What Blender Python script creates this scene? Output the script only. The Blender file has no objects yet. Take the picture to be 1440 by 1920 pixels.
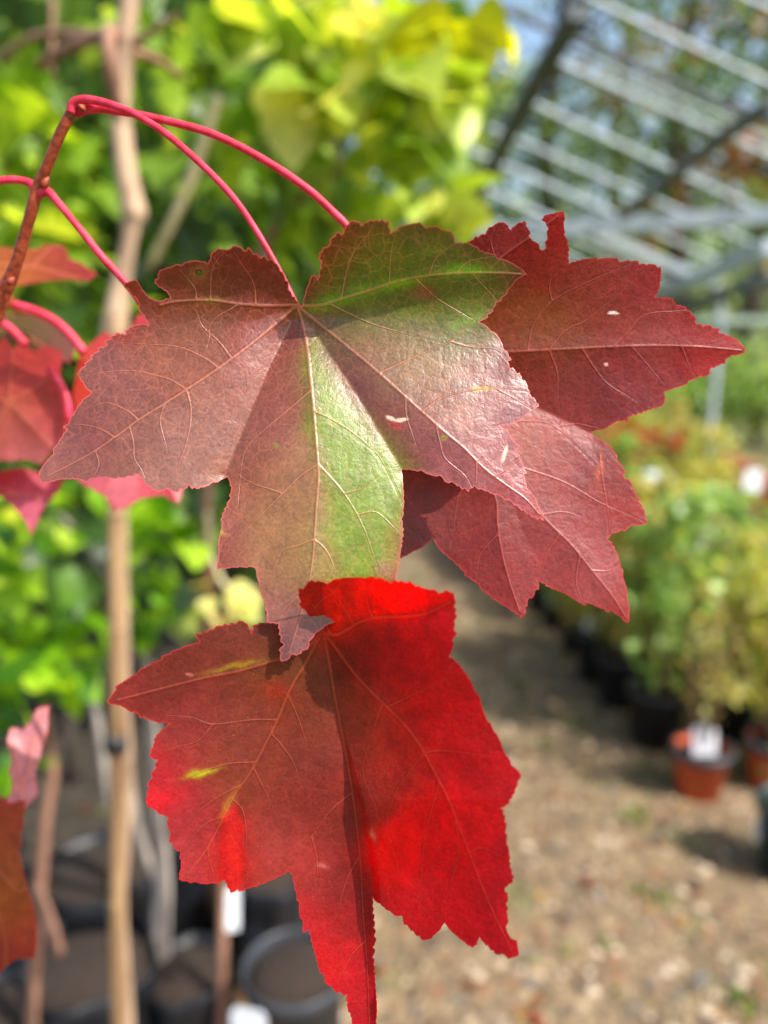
import bpy, math, random
import numpy as np
from mathutils import Vector, Matrix
from mathutils.geometry import delaunay_2d_cdt

random.seed(7)
RNG = np.random.default_rng(11)
R = math.radians
scene = bpy.context.scene
col = scene.collection

# ------------------------------------------------------------------ camera
FPX = 1544.0            # focal length in photo pixels (1440 x 1920 frame)
CAM = np.array([0.0, 0.0, 1.4])
PITCH = R(13)
cs, sn = math.cos(PITCH), math.sin(PITCH)
RIGHT = np.array([1.0, 0, 0]); FWD = np.array([0, cs, -sn]); UP = np.array([0, sn, cs])
cd = bpy.data.cameras.new('camera')
cam = bpy.data.objects.new('camera', cd); col.objects.link(cam)
cam.location = CAM; cam.rotation_euler = (R(90) - PITCH, 0, 0)
cd.sensor_fit = 'HORIZONTAL'; cd.sensor_width = 24.0
cd.lens = 24.0 * FPX / 1440.0
cd.clip_start = 0.02; cd.clip_end = 500
cd.dof.use_dof = True; cd.dof.focus_distance = 0.175
cd.dof.aperture_fstop = cd.lens / 3.9
cd.dof.aperture_blades = 0
scene.camera = cam

# ------------------------------------------------------------------ light
SUN = Vector((0.58, -0.37, 0.78)).normalized()     # towards the sun
w = bpy.data.worlds.new('World'); scene.world = w; w.use_nodes = True
nt = w.node_tree; bg = nt.nodes['Background']
sky = nt.nodes.new('ShaderNodeTexSky'); sky.sky_type = 'NISHITA'; sky.sun_disc = False
sky.sun_elevation = math.asin(SUN.z); sky.sun_rotation = math.atan2(SUN.x, SUN.y)
nt.links.new(sky.outputs[0], bg.inputs[0]); bg.inputs[1].default_value = 0.15; sky.dust_density = 3.0; sky.air_density = 1.0
sd = bpy.data.lights.new('sun', 'SUN'); sd.energy = 4.2; sd.angle = R(0.5); sd.color = (1, .95, .87)
so = bpy.data.objects.new('sun', sd); col.objects.link(so)
so.rotation_euler = SUN.to_track_quat('Z', 'Y').to_euler(); so.location = (3, -2, 6)
scene.view_settings.view_transform = 'Standard'; scene.view_settings.look = 'None'
scene.view_settings.gamma = 1; scene.view_settings.exposure = 0.95
scene.cycles.max_bounces = 8; scene.cycles.transmission_bounces = 6
scene.cycles.sample_clamp_indirect = 4; scene.cycles.use_denoising = True

# ------------------------------------------------------------------ helpers
def P(px, py, D):
    """point seen at photo pixel (px,py), D metres along the viewing axis"""
    px = np.asarray(px, float); py = np.asarray(py, float); D = np.asarray(D, float)
    x = (px - 720) / FPX * D; y = (960 - py) / FPX * D
    return CAM + x[..., None] * RIGHT + y[..., None] * UP + D[..., None] * FWD
def raydir(px, py): return RIGHT * (px - 720) / FPX + UP * (960 - py) / FPX + FWD
def Py(px, py, Y):
    d = raydir(px, py); return CAM + d * (Y / d[1])
def Pz(px, py, z=0.0):
    d = raydir(px, py); return CAM + d * ((z - CAM[2]) / d[2])
def Proof(px, py, a=3.4, b=0.1):
    d = raydir(px, py); t = (a - CAM[2]) / (d[2] + b * d[1]); return CAM + d * t

def lin(c):
    c = np.asarray(c, float) / 255.0
    return np.where(c <= 0.04045, c / 12.92, ((c + 0.055) / 1.055) ** 2.4)
def L3(r, g, b): v = lin((r, g, b)); return (float(v[0]), float(v[1]), float(v[2]), 1.0)

def tag(o, label=None, cat=None, group=None, kind=None):
    if label: o['label'] = label
    if cat: o['category'] = cat
    if group: o['group'] = group
    if kind: o['kind'] = kind
    return o
def empty(name, loc, label, cat, group=None):
    o = bpy.data.objects.new(name, None); o.empty_display_size = .05; o.location = loc
    col.objects.link(o); return tag(o, label, cat, group)
def mesh_obj(name, verts, faces, mat, parent=None, smooth=True, cols=None, attrs=None):
    me = bpy.data.meshes.new(name)
    verts = np.asarray(verts, float)
    if parent is not None: verts = verts - np.array(root_loc(parent))
    me.from_pydata(verts.tolist(), [], faces if isinstance(faces, list) else faces.tolist())
    if cols is not None:
        a = me.color_attributes.new('pig', 'FLOAT_COLOR', 'POINT')
        c = np.ones((len(verts), 4), np.float32); c[:, :3] = cols
        a.data.foreach_set('color', c.ravel())
    for k, v in (attrs or {}).items():
        a = me.attributes.new(k, 'FLOAT', 'POINT'); a.data.foreach_set('value', np.asarray(v, np.float32))
    if smooth: me.polygons.foreach_set('use_smooth', [True] * len(me.polygons))
    me.materials.append(mat); me.update()
    o = bpy.data.objects.new(name, me); col.objects.link(o)
    if parent is not None: o.parent = parent
    return o
def root_loc(o):
    l = np.zeros(3)
    while o is not None: l = l + np.array(o.location); o = o.parent
    return l
def copy_tree(o, parent=None):
    c = o.copy(); col.objects.link(c); c.parent = parent
    for ch in list(o.children): copy_tree(ch, c)
    return c

def catmull(pts, n=6):
    p = np.asarray(pts, float); p = np.vstack([2 * p[0] - p[1], p, 2 * p[-1] - p[-2]])
    out = []
    for i in range(1, len(p) - 2):
        for k in range(n):
            t = k / n
            out.append(.5 * ((2 * p[i]) + (-p[i-1] + p[i+1]) * t + (2*p[i-1] - 5*p[i] + 4*p[i+1] - p[i+2]) * t*t
                       + (-p[i-1] + 3*p[i] - 3*p[i+1] + p[i+2]) * t**3))
    out.append(p[-2]); return np.array(out)
def tube_arrays(pts, radii, seg=12, n=6, bump=0.0, off=0):
    m = np.column_stack([np.asarray(pts, float), np.asarray(radii, float)])
    m = catmull(m, n); c = m[:, :3]; r = m[:, 3]
    T = np.gradient(c, axis=0); T /= np.linalg.norm(T, axis=1)[:, None] + 1e-12
    u = np.cross(T[0], [0.31, 0.9, 0.1]); u /= np.linalg.norm(u)
    V = []; a = np.linspace(0, 2 * math.pi, seg, endpoint=False)
    for i in range(len(c)):
        u = u - T[i] * u.dot(T[i]); u /= np.linalg.norm(u); v = np.cross(T[i], u)
        rr = r[i] * (1 + bump * (RNG.random(seg) - .5))
        V.append(c[i] + np.outer(np.cos(a) * rr, u) + np.outer(np.sin(a) * rr, v))
    V = np.vstack(V); F = []
    for i in range(len(c) - 1):
        for k in range(seg):
            k2 = (k + 1) % seg
            F.append([off + i*seg + k, off + i*seg + k2, off + (i+1)*seg + k2, off + (i+1)*seg + k])
    F.append([off + k for k in range(seg)][::-1]); F.append([off + (len(c)-1)*seg + k for k in range(seg)])
    return V, F
def tube(name, pts, radii, mat, parent=None, seg=12, n=6, bump=0.0):
    V, F = tube_arrays(pts, radii, seg, n, bump); return mesh_obj(name, V, F, mat, parent)
def tubes(name, lst, mat, parent=None, seg=8, n=4, bump=0.0):
    VV, FF, off = [], [], 0
    for pts, rad in lst:
        V, F = tube_arrays(pts, rad, seg, n, bump, off); VV.append(V); FF += F; off += len(V)
    return mesh_obj(name, np.vstack(VV), FF, mat, parent)
def each_tube(name, lst, mat, parent, seg=8, n=4):
    for pts, rad in lst: tube(name, pts, rad, mat, parent, seg, n)
def lathe_arrays(prof, c, seg=40, wob=0.0, wf=3):
    V = []; F = []; a = np.linspace(0, 2*math.pi, seg, endpoint=False)
    ph = RNG.random(4) * 6.28
    for i, (r, z) in enumerate(prof):
        rr = r * (1 + wob * (np.sin(a*wf + ph[0] + z*9) * .6 + np.sin(a*(wf*2+1) + ph[1] - z*23) * .4))
        V.append(np.column_stack([c[0] + rr*np.cos(a), c[1] + rr*np.sin(a),
                 c[2] + z + wob * .05 * np.sin(a*3 + ph[2]) * np.ones(seg)]))
    for i in range(len(prof) - 1):
        for k in range(seg):
            k2 = (k+1) % seg; F.append([i*seg+k, i*seg+k2, (i+1)*seg+k2, (i+1)*seg+k])
    return np.vstack(V), F
def lathe(name, prof, c, mat, parent=None, seg=40, wob=0.0, wf=3, cap=None):
    V, F = lathe_arrays(prof, c, seg, wob, wf)
    if cap == 'end': F.append([(len(prof)-1)*seg + k for k in range(seg)])
    return mesh_obj(name, V, F, mat, parent)
def bar(p, q, w_, h_):
    """box bar from p to q; returns verts, faces"""
    p = np.array(p); q = np.array(q); t = (q - p) / np.linalg.norm(q - p)
    s = np.cross(t, [0, 0, 1]); s /= np.linalg.norm(s); u = np.cross(s, t)
    V = [e + s*w_*a + u*h_*b for e in (p, q) for a, b in ((-.5,-.5), (.5,-.5), (.5,.5), (-.5,.5))]
    F = [[0,3,2,1],[4,5,6,7],[0,1,5,4],[1,2,6,5],[2,3,7,6],[3,0,4,7]]
    return V, F

# ------------------------------------------------------------------ materials
class N:
    def __init__(s, name):
        s.m = bpy.data.materials.new(name); s.m.use_nodes = True; s.t = s.m.node_tree
        s.p = s.t.nodes['Principled BSDF']; s.out = s.t.nodes['Material Output']
    def n(s, typ, **kw):
        x = s.t.nodes.new('ShaderNode' + typ)
        for k, v in kw.items(): setattr(x, k, v)
        return x
    def l(s, a, b): s.t.links.new(a, b)
    def v(s, sock, val):
        if hasattr(val, 'links') or isinstance(val, bpy.types.NodeSocket): s.l(val, sock)
        else: sock.default_value = val
    def math(s, op, a, b=None, clamp=False):
        x = s.n('Math', operation=op, use_clamp=clamp); s.v(x.inputs[0], a)
        if b is not None: s.v(x.inputs[1], b)
        return x.outputs[0]
    def mix(s, f, a, b, mode='MIX'):
        x = s.n('Mix', data_type='RGBA', blend_type=mode)
        s.v(x.inputs[0], f); s.v(x.inputs[6], a); s.v(x.inputs[7], b); return x.outputs[2]
    def rng(s, val, a, b, c=0.0, d=1.0, smooth=True):
        x = s.n('MapRange', interpolation_type='SMOOTHSTEP' if smooth else 'LINEAR')
        s.v(x.inputs[0], val)
        for i, k in zip((1, 2, 3, 4), (a, b, c, d)): s.v(x.inputs[i], k)
        return x.outputs[0]
    def noise(s, vec, scale, detail=4, rough=.55, out=0):
        x = s.n('TexNoise'); x.inputs['Scale'].default_value = scale; x.inputs['Detail'].default_value = detail
        x.inputs['Roughness'].default_value = rough
        if vec is not None: s.l(vec, x.inputs['Vector'])
        return x.outputs[out]
    def ramp(s, fac, stops):
        x = s.n('ValToRGB'); s.l(fac, x.inputs[0]); e = x.color_ramp.elements
        while len(e) < len(stops): e.new(0.5)
        for k, (p, c) in enumerate(stops): e[k].position = p; e[k].color = c
        return x.outputs[0]
    def vor(s, vec, scale, feature='F1', out=0):
        x = s.n('TexVoronoi', feature=feature); x.inputs['Scale'].default_value = scale
        s.l(vec, x.inputs['Vector']); return x.outputs[out]

def leaf_material(name, veincol, rimcol, gloss=.42, spec=.55, trans=.5, tsat=1.35, tgain=1.9, ret=.30, mot=1.0):
    a = N(name); tc = a.n('TexCoord').outputs['Object']
    pig = a.n('Attribute', attribute_name='pig').outputs['Color']
    vein = a.n('Attribute', attribute_name='vein').outputs['Fac']
    edge = a.n('Attribute', attribute_name='edge').outputs['Fac']
    # mottle
    n1 = a.noise(tc, 220, 5, .6); n2 = a.noise(tc, 1500, 4, .65); n3 = a.noise(tc, 5200, 2, .6)
    c = a.mix(1.0, pig, a.ramp(n1, [(.3, (.80, .78, .80, 1)), (.7, (1.16, 1.18, 1.14, 1))]), 'MULTIPLY')
    c = a.mix(1.0, c, a.ramp(n2, [(.3, (1-.26*mot, 1-.26*mot, 1-.26*mot, 1)), (.72, (1+.3*mot, 1+.28*mot, 1+.24*mot, 1))]), 'MULTIPLY')
    # tertiary vein network
    wv = a.n('VectorMath', operation='SCALE'); a.l(a.noise(tc, 350, 3, .5, 1), wv.inputs[0]); wv.inputs[3].default_value = .0016
    ad = a.n('VectorMath', operation='ADD'); a.l(tc, ad.inputs[0]); a.l(wv.outputs[0], ad.inputs[1])
    d1 = a.vor(ad.outputs[0], 330, 'DISTANCE_TO_EDGE'); d2 = a.vor(ad.outputs[0], 1050, 'DISTANCE_TO_EDGE')
    amp = a.rng(a.noise(tc, 60, 2), .38, .62, .25, 1.0)
    m1 = a.math('MULTIPLY', a.rng(d1, .0, .055, 1, 0), amp); m2 = a.rng(d2, 0, .10, 1, 0)
    c = a.mix(a.math('MULTIPLY', m1, ret), c, veincol)
    c = a.mix(a.math('MULTIPLY', m2, ret * .3), c, veincol)
    mv = a.rng(vein, .35, 1.15, 1, 0)
    c = a.mix(a.math('MULTIPLY', mv, .38), c, veincol)
    # dark hairline beside the raised vein
    sh = a.math('MULTIPLY', a.rng(vein, .9, 1.6, 0, 1), a.rng(vein, 1.6, 2.8, 1, 0))
    c = a.mix(a.math('MULTIPLY', sh, .14), c, (.05, .012, .008, 1))
    # short pale hairs and specks
    wh = a.rng(a.noise(tc, 2300, 2, .9), .67, .78); c = a.mix(a.math('MULTIPLY', wh, .34), c, (.75, .5, .4, 1))
    me = a.rng(edge, 0.4, 3.2, 1, 0); c = a.mix(a.math('MULTIPLY', me, .75), c, rimcol)
    p = a.p; a.l(c, p.inputs['Base Color'])
    a.l(a.rng(n2, .3, .7, gloss - .07, gloss + .13, False), p.inputs['Roughness']); p.inputs['Specular IOR Level'].default_value = spec
    h = a.math('MULTIPLY', a.rng(vein, 0, 1.7, 1, 0), .5)
    h = a.math('ADD', h, a.math('MULTIPLY', a.rng(vein, 1.5, 9, 0, 1), .25))
    h = a.math('ADD', h, a.math('MULTIPLY', a.rng(d1, 0, .22), .16))
    h = a.math('ADD', h, a.math('MULTIPLY', a.rng(d2, 0, .2), .08))
    h = a.math('ADD', h, a.math('MULTIPLY', n2, .3)); h = a.math('ADD', h, a.math('MULTIPLY', n3, .12))
    h = a.math('ADD', h, a.math('MULTIPLY', a.noise(tc, 320, 3, .5), 1.3))
    b = a.n('Bump'); b.inputs['Strength'].default_value = .5; b.inputs['Distance'].default_value = .0003
    a.l(h, b.inputs['Height']); a.l(b.outputs[0], p.inputs['Normal'])
    g = a.n('Gamma'); a.l(c, g.inputs[0]); g.inputs[1].default_value = tsat
    tcol = a.mix(1.0, g.outputs[0], (tgain, tgain, tgain, 1), 'MULTIPLY')
    tr = a.n('BsdfTranslucent'); a.l(tcol, tr.inputs[0]); a.l(b.outputs[0], tr.inputs[1])
    ms = a.n('MixShader'); ms.inputs[0].default_value = trans
    a.l(p.outputs[0], ms.inputs[1]); a.l(tr.outputs[0], ms.inputs[2]); a.l(ms.outputs[0], a.out.inputs[0])
    return a.m

def foliage_material(name, trans=.5, tgain=1.7, rough=.4, noise=60, spec=.5):
    a = N(name); tc = a.n('TexCoord').outputs['Object']
    pig = a.n('Attribute', attribute_name='pig').outputs['Color']
    c = a.mix(1.0, pig, a.ramp(a.noise(tc, noise, 4), [(.3, (.75, .8, .75, 1)), (.7, (1.2, 1.15, 1.2, 1))]), 'MULTIPLY')
    a.l(c, a.p.inputs['Base Color']); a.p.inputs['Roughness'].default_value = rough
    a.p.inputs['Specular IOR Level'].default_value = spec
    g = a.n('Gamma'); a.l(c, g.inputs[0]); g.inputs[1].default_value = 1.15
    tcol = a.mix(1.0, g.outputs[0], (tgain*1.25, tgain, tgain*.62, 1), 'MULTIPLY')
    tr = a.n('BsdfTranslucent'); a.l(tcol, tr.inputs[0])
    ms = a.n('MixShader'); ms.inputs[0].default_value = trans
    a.l(a.p.outputs[0], ms.inputs[1]); a.l(tr.outputs[0], ms.inputs[2]); a.l(ms.outputs[0], a.out.inputs[0])
    return a.m

def simple(name, c1, c2, scale=40, rough=.6, bump=.3, dist=.002, stretch=None, metal=0, spec=.4, detail=5, trans=0):
    a = N(name); tc = a.n('TexCoord').outputs['Object']
    if stretch:
        mp = a.n('Mapping'); a.l(tc, mp.inputs[0]); mp.inputs['Scale'].default_value = stretch; tc = mp.outputs[0]
    n = a.noise(tc, scale, detail, .6)
    a.l(a.ramp(n, [(.32, c1), (.68, c2)]), a.p.inputs['Base Color'])
    a.p.inputs['Roughness'].default_value = rough; a.p.inputs['Metallic'].default_value = metal
    a.p.inputs['Specular IOR Level'].default_value = spec
    b = a.n('Bump'); b.inputs['Strength'].default_value = bump; b.inputs['Distance'].default_value = dist
    a.l(n, b.inputs['Height']); a.l(b.outputs[0], a.p.inputs['Normal'])
    if trans:
        tr = a.n('BsdfTranslucent'); tr.inputs[0].default_value = c2
        ms = a.n('MixShader'); ms.inputs[0].default_value = trans
        a.l(a.p.outputs[0], ms.inputs[1]); a.l(tr.outputs[0], ms.inputs[2]); a.l(ms.outputs[0], a.out.inputs[0])
    return a.m

M_leaf1 = leaf_material('maple_leaf_bronze', L3(222, 135, 105), L3(215, 95, 95), gloss=.36, spec=1.0, trans=.42, ret=.2)
M_leaf2 = leaf_material('maple_leaf_crimson', L3(190, 84, 74), L3(190, 40, 50), gloss=.42, spec=.6, ret=.16, trans=.42)
M_leaf3 = leaf_material('maple_leaf_scarlet', L3(196, 88, 58), L3(200, 40, 50), gloss=.46, spec=.5, ret=.12, tgain=2.1, trans=.55, tsat=1.6, mot=.7)
M_leafbg = leaf_material('maple_leaf_red', L3(215, 120, 90), L3(190, 60, 60), gloss=.4, spec=.6, ret=.2)
M_petiole = simple('petiole', L3(176, 22, 44), L3(234, 66, 98), 260, .5, .35, .0003, spec=.5, trans=.22)
M_twig = simple('red_twig', L3(105, 38, 22), L3(165, 72, 38), 700, .5, .7, .0004)
M_bark = simple('pale_bark', L3(128, 104, 84), L3(188, 160, 132), 60, .75, .6, .003, (1, 1, .25))
M_palebark = simple('pale_twig_bark', L3(168, 152, 108), L3(214, 202, 160), 60, .7, .4, .002, (1, 1, .3))
M_bark_red = simple('reddish_bark', L3(105, 72, 58), L3(160, 120, 98), 60, .75, .6, .003, (1, 1, .25))
M_bark_grey = simple('grey_bark', L3(105, 96, 90), L3(172, 162, 152), 50, .8, .7, .003, (1, 1, .3))
M_bark_dark = simple('dark_bark', L3(38, 34, 30), L3(80, 70, 60), 40, .85, .7, .003, (1, 1, .3))
M_cane = simple('bamboo', L3(88, 62, 40), L3(160, 130, 94), 42, .5, .3, .001, (1, 1, .12))
M_fol = foliage_material('green_foliage')
M_folfar = foliage_material('tree_foliage', .5, 1.7, .5, 3)
M_black = simple('black_plastic', L3(20, 21, 24), L3(40, 42, 47), 30, .45, .2, .002)
M_blackbag = simple('black_polythene', L3(10, 11, 14), L3(26, 29, 36), 14, .38, .9, .012)  # black bags, darkened further to paint the shade under the trees
M_grey = simple('grey_plastic', L3(40, 43, 48), L3(58, 62, 68), 20, .45, .15, .002)
M_green_pl = simple('dark_green_plastic', L3(22, 42, 44), L3(38, 62, 64), 20, .45, .15, .002)
M_terra = simple('terracotta', L3(176, 72, 38), L3(206, 96, 54), 30, .7, .2, .002)
M_soil = simple('potting_soil', L3(22, 17, 14), L3(70, 56, 46), 160, .95, 1.0, .01)
M_label = simple('white_plastic', L3(205, 212, 222), L3(236, 240, 246), 30, .35, .05, .001)
M_steel = simple('galvanised_steel', L3(140, 152, 160), L3(180, 190, 197), 8, .4, .1, .002)
M_steeldk = simple('weathered_steel', L3(58, 64, 70), L3(92, 98, 104), 8, .55, .1, .002)
M_twigs = simple('brown_twigs', L3(96, 74, 52), L3(150, 122, 90), 60, .8, .3, .002)

# ================================================================== THE SETTING
def ground_mat():
    a = N('gravel_ground'); tc = a.n('TexCoord').outputs['Object']
    wc = a.noise(tc, 6, 4)
    st = a.n('TexVoronoi'); st.inputs['Scale'].default_value = 62; a.l(tc, st.inputs['Vector'])
    s2 = a.n('TexVoronoi'); s2.inputs['Scale'].default_value = 24; a.l(tc, s2.inputs['Vector'])
    sep = a.n('SeparateColor'); a.l(st.outputs['Color'], sep.inputs[0])
    sep2 = a.n('SeparateColor'); a.l(s2.outputs['Color'], sep2.inputs[0])
    c = a.ramp(sep.outputs[0], [(0, L3(64, 55, 42)), (.3, L3(98, 80, 60)), (.55, L3(116, 96, 70)), (.8, L3(140, 118, 88)), (1, L3(72, 68, 62))])
    c2 = a.ramp(sep2.outputs[1], [(0, L3(80, 66, 46)), (.5, L3(124, 102, 72)), (1, L3(152, 130, 98))])
    c = a.mix(.45, c, c2)
    c = a.mix(a.rng(wc, .5, .72, 0, .55), c, L3(92, 72, 52))
    c = a.mix(a.rng(a.noise(tc, 3.1, 6), .52, .64, 0, .62), c, L3(88, 92, 44))
    a.l(c, a.p.inputs['Base Color']); a.p.inputs['Roughness'].default_value = .85
    b = a.n('Bump'); b.inputs['Strength'].default_value = .8; b.inputs['Distance'].default_value = .012
    h = a.math('ADD', a.math('MULTIPLY', st.outputs['Distance'], -1.0), a.math('MULTIPLY', a.noise(tc, 30, 4), .5))
    a.l(h, b.inputs['Height']); a.l(b.outputs[0], a.p.inputs['Normal'])
    return a.m
def grid_sheet(name, x0, x1, y0, y1, z, nx, ny, amp, mat):
    xs = np.linspace(x0, x1, nx); ys = np.linspace(y0, y1, ny); X, Y = np.meshgrid(xs, ys)
    Z = z + amp * (np.sin(X*3.1 + Y*1.7) * .5 + np.sin(X*7.3 - Y*5.1) * .3 + RNG.standard_normal(X.shape) * .15)
    V = np.column_stack([X.ravel(), Y.ravel(), Z.ravel()]); F = []
    for j in range(ny-1):
        for i in range(nx-1): F.append([j*nx+i, j*nx+i+1, (j+1)*nx+i+1, (j+1)*nx+i])
    return mesh_obj(name, V, F, mat)
M_ground = simple('earth_ground', L3(58, 62, 34), L3(120, 116, 74), 3, .95, .6, .05)
tag(grid_sheet('ground', -150, 150, -60, 240, -.03, 60, 60, .0, M_ground), kind='structure')
tag(grid_sheet('gravel_path', -.75, 2.6, -.5, 16, .0, 60, 260, .004, ground_mat()), kind='structure')
M_bed = simple('bed_soil_shade_tone', L3(22, 18, 16), L3(70, 60, 46), 22, .95, 1.0, .03)  # soil colour darkened to paint in the dense shade beneath the trees
tag(grid_sheet('planting_bed', -4.5, -.36, -.5, 9, .006, 60, 90, .004, M_bed), kind='structure')

# loose pebbles and debris on the path, too many to count
def pebbles():
    V, F, C, off = [], [], [], 0
    base = np.array([[1,0,0],[.3,.95,0],[-.8,.6,0],[-.8,-.6,0],[.3,-.95,0],[.1,.05,.55]])
    fc = [[0,1,5],[1,2,5],[2,3,5],[3,4,5],[4,0,5]]
    pal = lin([(150,130,102),(128,106,80),(104,84,62),(70,56,48),(176,158,134),(126,88,60),(92,88,84)])
    for k in range(9000):
        y = 1.1 + 5 * RNG.random()**1.7; x = -.45 + 2.2*RNG.random()
        s = .005 + .016 * RNG.random()**2.4; th = RNG.random()*6.28; c_, s_ = math.cos(th), math.sin(th)
        b = base * (s, s*(.6+.4*RNG.random()), s*(.7+.6*RNG.random()))
        b = np.column_stack([b[:,0]*c_-b[:,1]*s_, b[:,0]*s_+b[:,1]*c_, b[:,2]]) + (x, y, .002)
        V.append(b); F += [[off+i for i in f] for f in fc]; off += 6
        C.append(np.repeat(pal[RNG.integers(len(pal))][None] * (.8+.3*RNG.random()), 6, 0))
    a = N('pebble'); at = a.n('Attribute', attribute_name='pig').outputs['Color']; a.l(at, a.p.inputs['Base Color']); a.p.inputs['Roughness'].default_value = .7
    o = mesh_obj('gravel', np.vstack(V), F, a.m, cols=np.vstack(C)); tag(o, 'loose pale and brown stones scattered on the path', 'gravel', kind='stuff')
pebbles()

# ================================================================== FOREGROUND LEAVES
def seg_dist(pts, pl):
    best = np.full(len(pts), 1e9)
    for a_, b_ in zip(pl[:-1], pl[1:]):
        d = b_ - a_; L = d.dot(d) + 1e-9
        t = np.clip(((pts - a_) @ d) / L, 0, 1)
        best = np.minimum(best, np.hypot(*(pts - (a_ + t[:, None] * d)).T))
    return best
def inside(pts, poly):
    x, y = pts.T; r = np.zeros(len(pts), bool); n = len(poly)
    for i in range(n):
        x1, y1 = poly[i]; x2, y2 = poly[(i+1) % n]
        if y1 == y2: continue
        c = ((y1 > y) != (y2 > y)) & (x < (x2-x1) * (y-y1) / (y2-y1) + x1); r ^= c
    return r
def bow(p, q, amt):
    m = (p+q)/2; d = q-p; return m + amt * np.array([d[1], -d[0]])
def outline_px(pts, step=5.0, rough=.35, teeth=0.0):
    p = np.asarray(pts, float); out = []
    for i in range(len(p)):
        a_, b_ = p[i], p[(i+1) % len(p)]; L = np.hypot(*(b_-a_)); k = max(1, int(L/step))
        for j in range(k):
            t = j/k; q = a_ + (b_-a_)*t
            if j: q = q + RNG.normal(0, rough, 2)
            out.append(q)
    out = np.array(out)
    if teeth:
        d = np.roll(out, -1, 0) - np.roll(out, 1, 0); nrm = np.column_stack([d[:,1], -d[:,0]]); nrm /= np.linalg.norm(nrm, axis=1)[:,None] + 1e-9
        area = .5*np.sum(out[:,0]*np.roll(out[:,1], -1) - np.roll(out[:,0], -1)*out[:,1])
        if area < 0: nrm = -nrm
        L = np.r_[0, np.cumsum(np.hypot(*np.diff(out, axis=0).T))]
        per = 17.0; ph = L/per + .9*np.sin(L/61.0) + .5*np.sin(L/23.0+1) + .35*np.sin(L/37.0)
        f = ph % 1.0; amp = teeth*(.6+.3*np.sin(L/97.0)+.35*np.sin(L/31.0+2))
        out = out + nrm * (amp*(np.sqrt(np.clip(f, 0, 1)) - .55 - .9*np.clip(f-.86, 0, 1)/.14))[:,None]
    return out
def wobble(pts, s, amp, seed):
    r = np.random.default_rng(seed); o = np.zeros_like(pts)
    for k in range(16):
        th = r.random()*math.pi*2; f = np.array([math.cos(th), math.sin(th)])/s*(.35+.12*k); g = np.array([f[1], -f[0]])*1.1; ph = r.random(2)*6.28
        o += amp*.5/(1+k*.22) * np.column_stack([np.sin(pts@f+ph[0]+1.3*np.sin(pts@g*.37+ph[1])), np.cos(pts@g+ph[1]+1.3*np.sin(pts@f*.41+ph[0]))])
    return o
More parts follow.
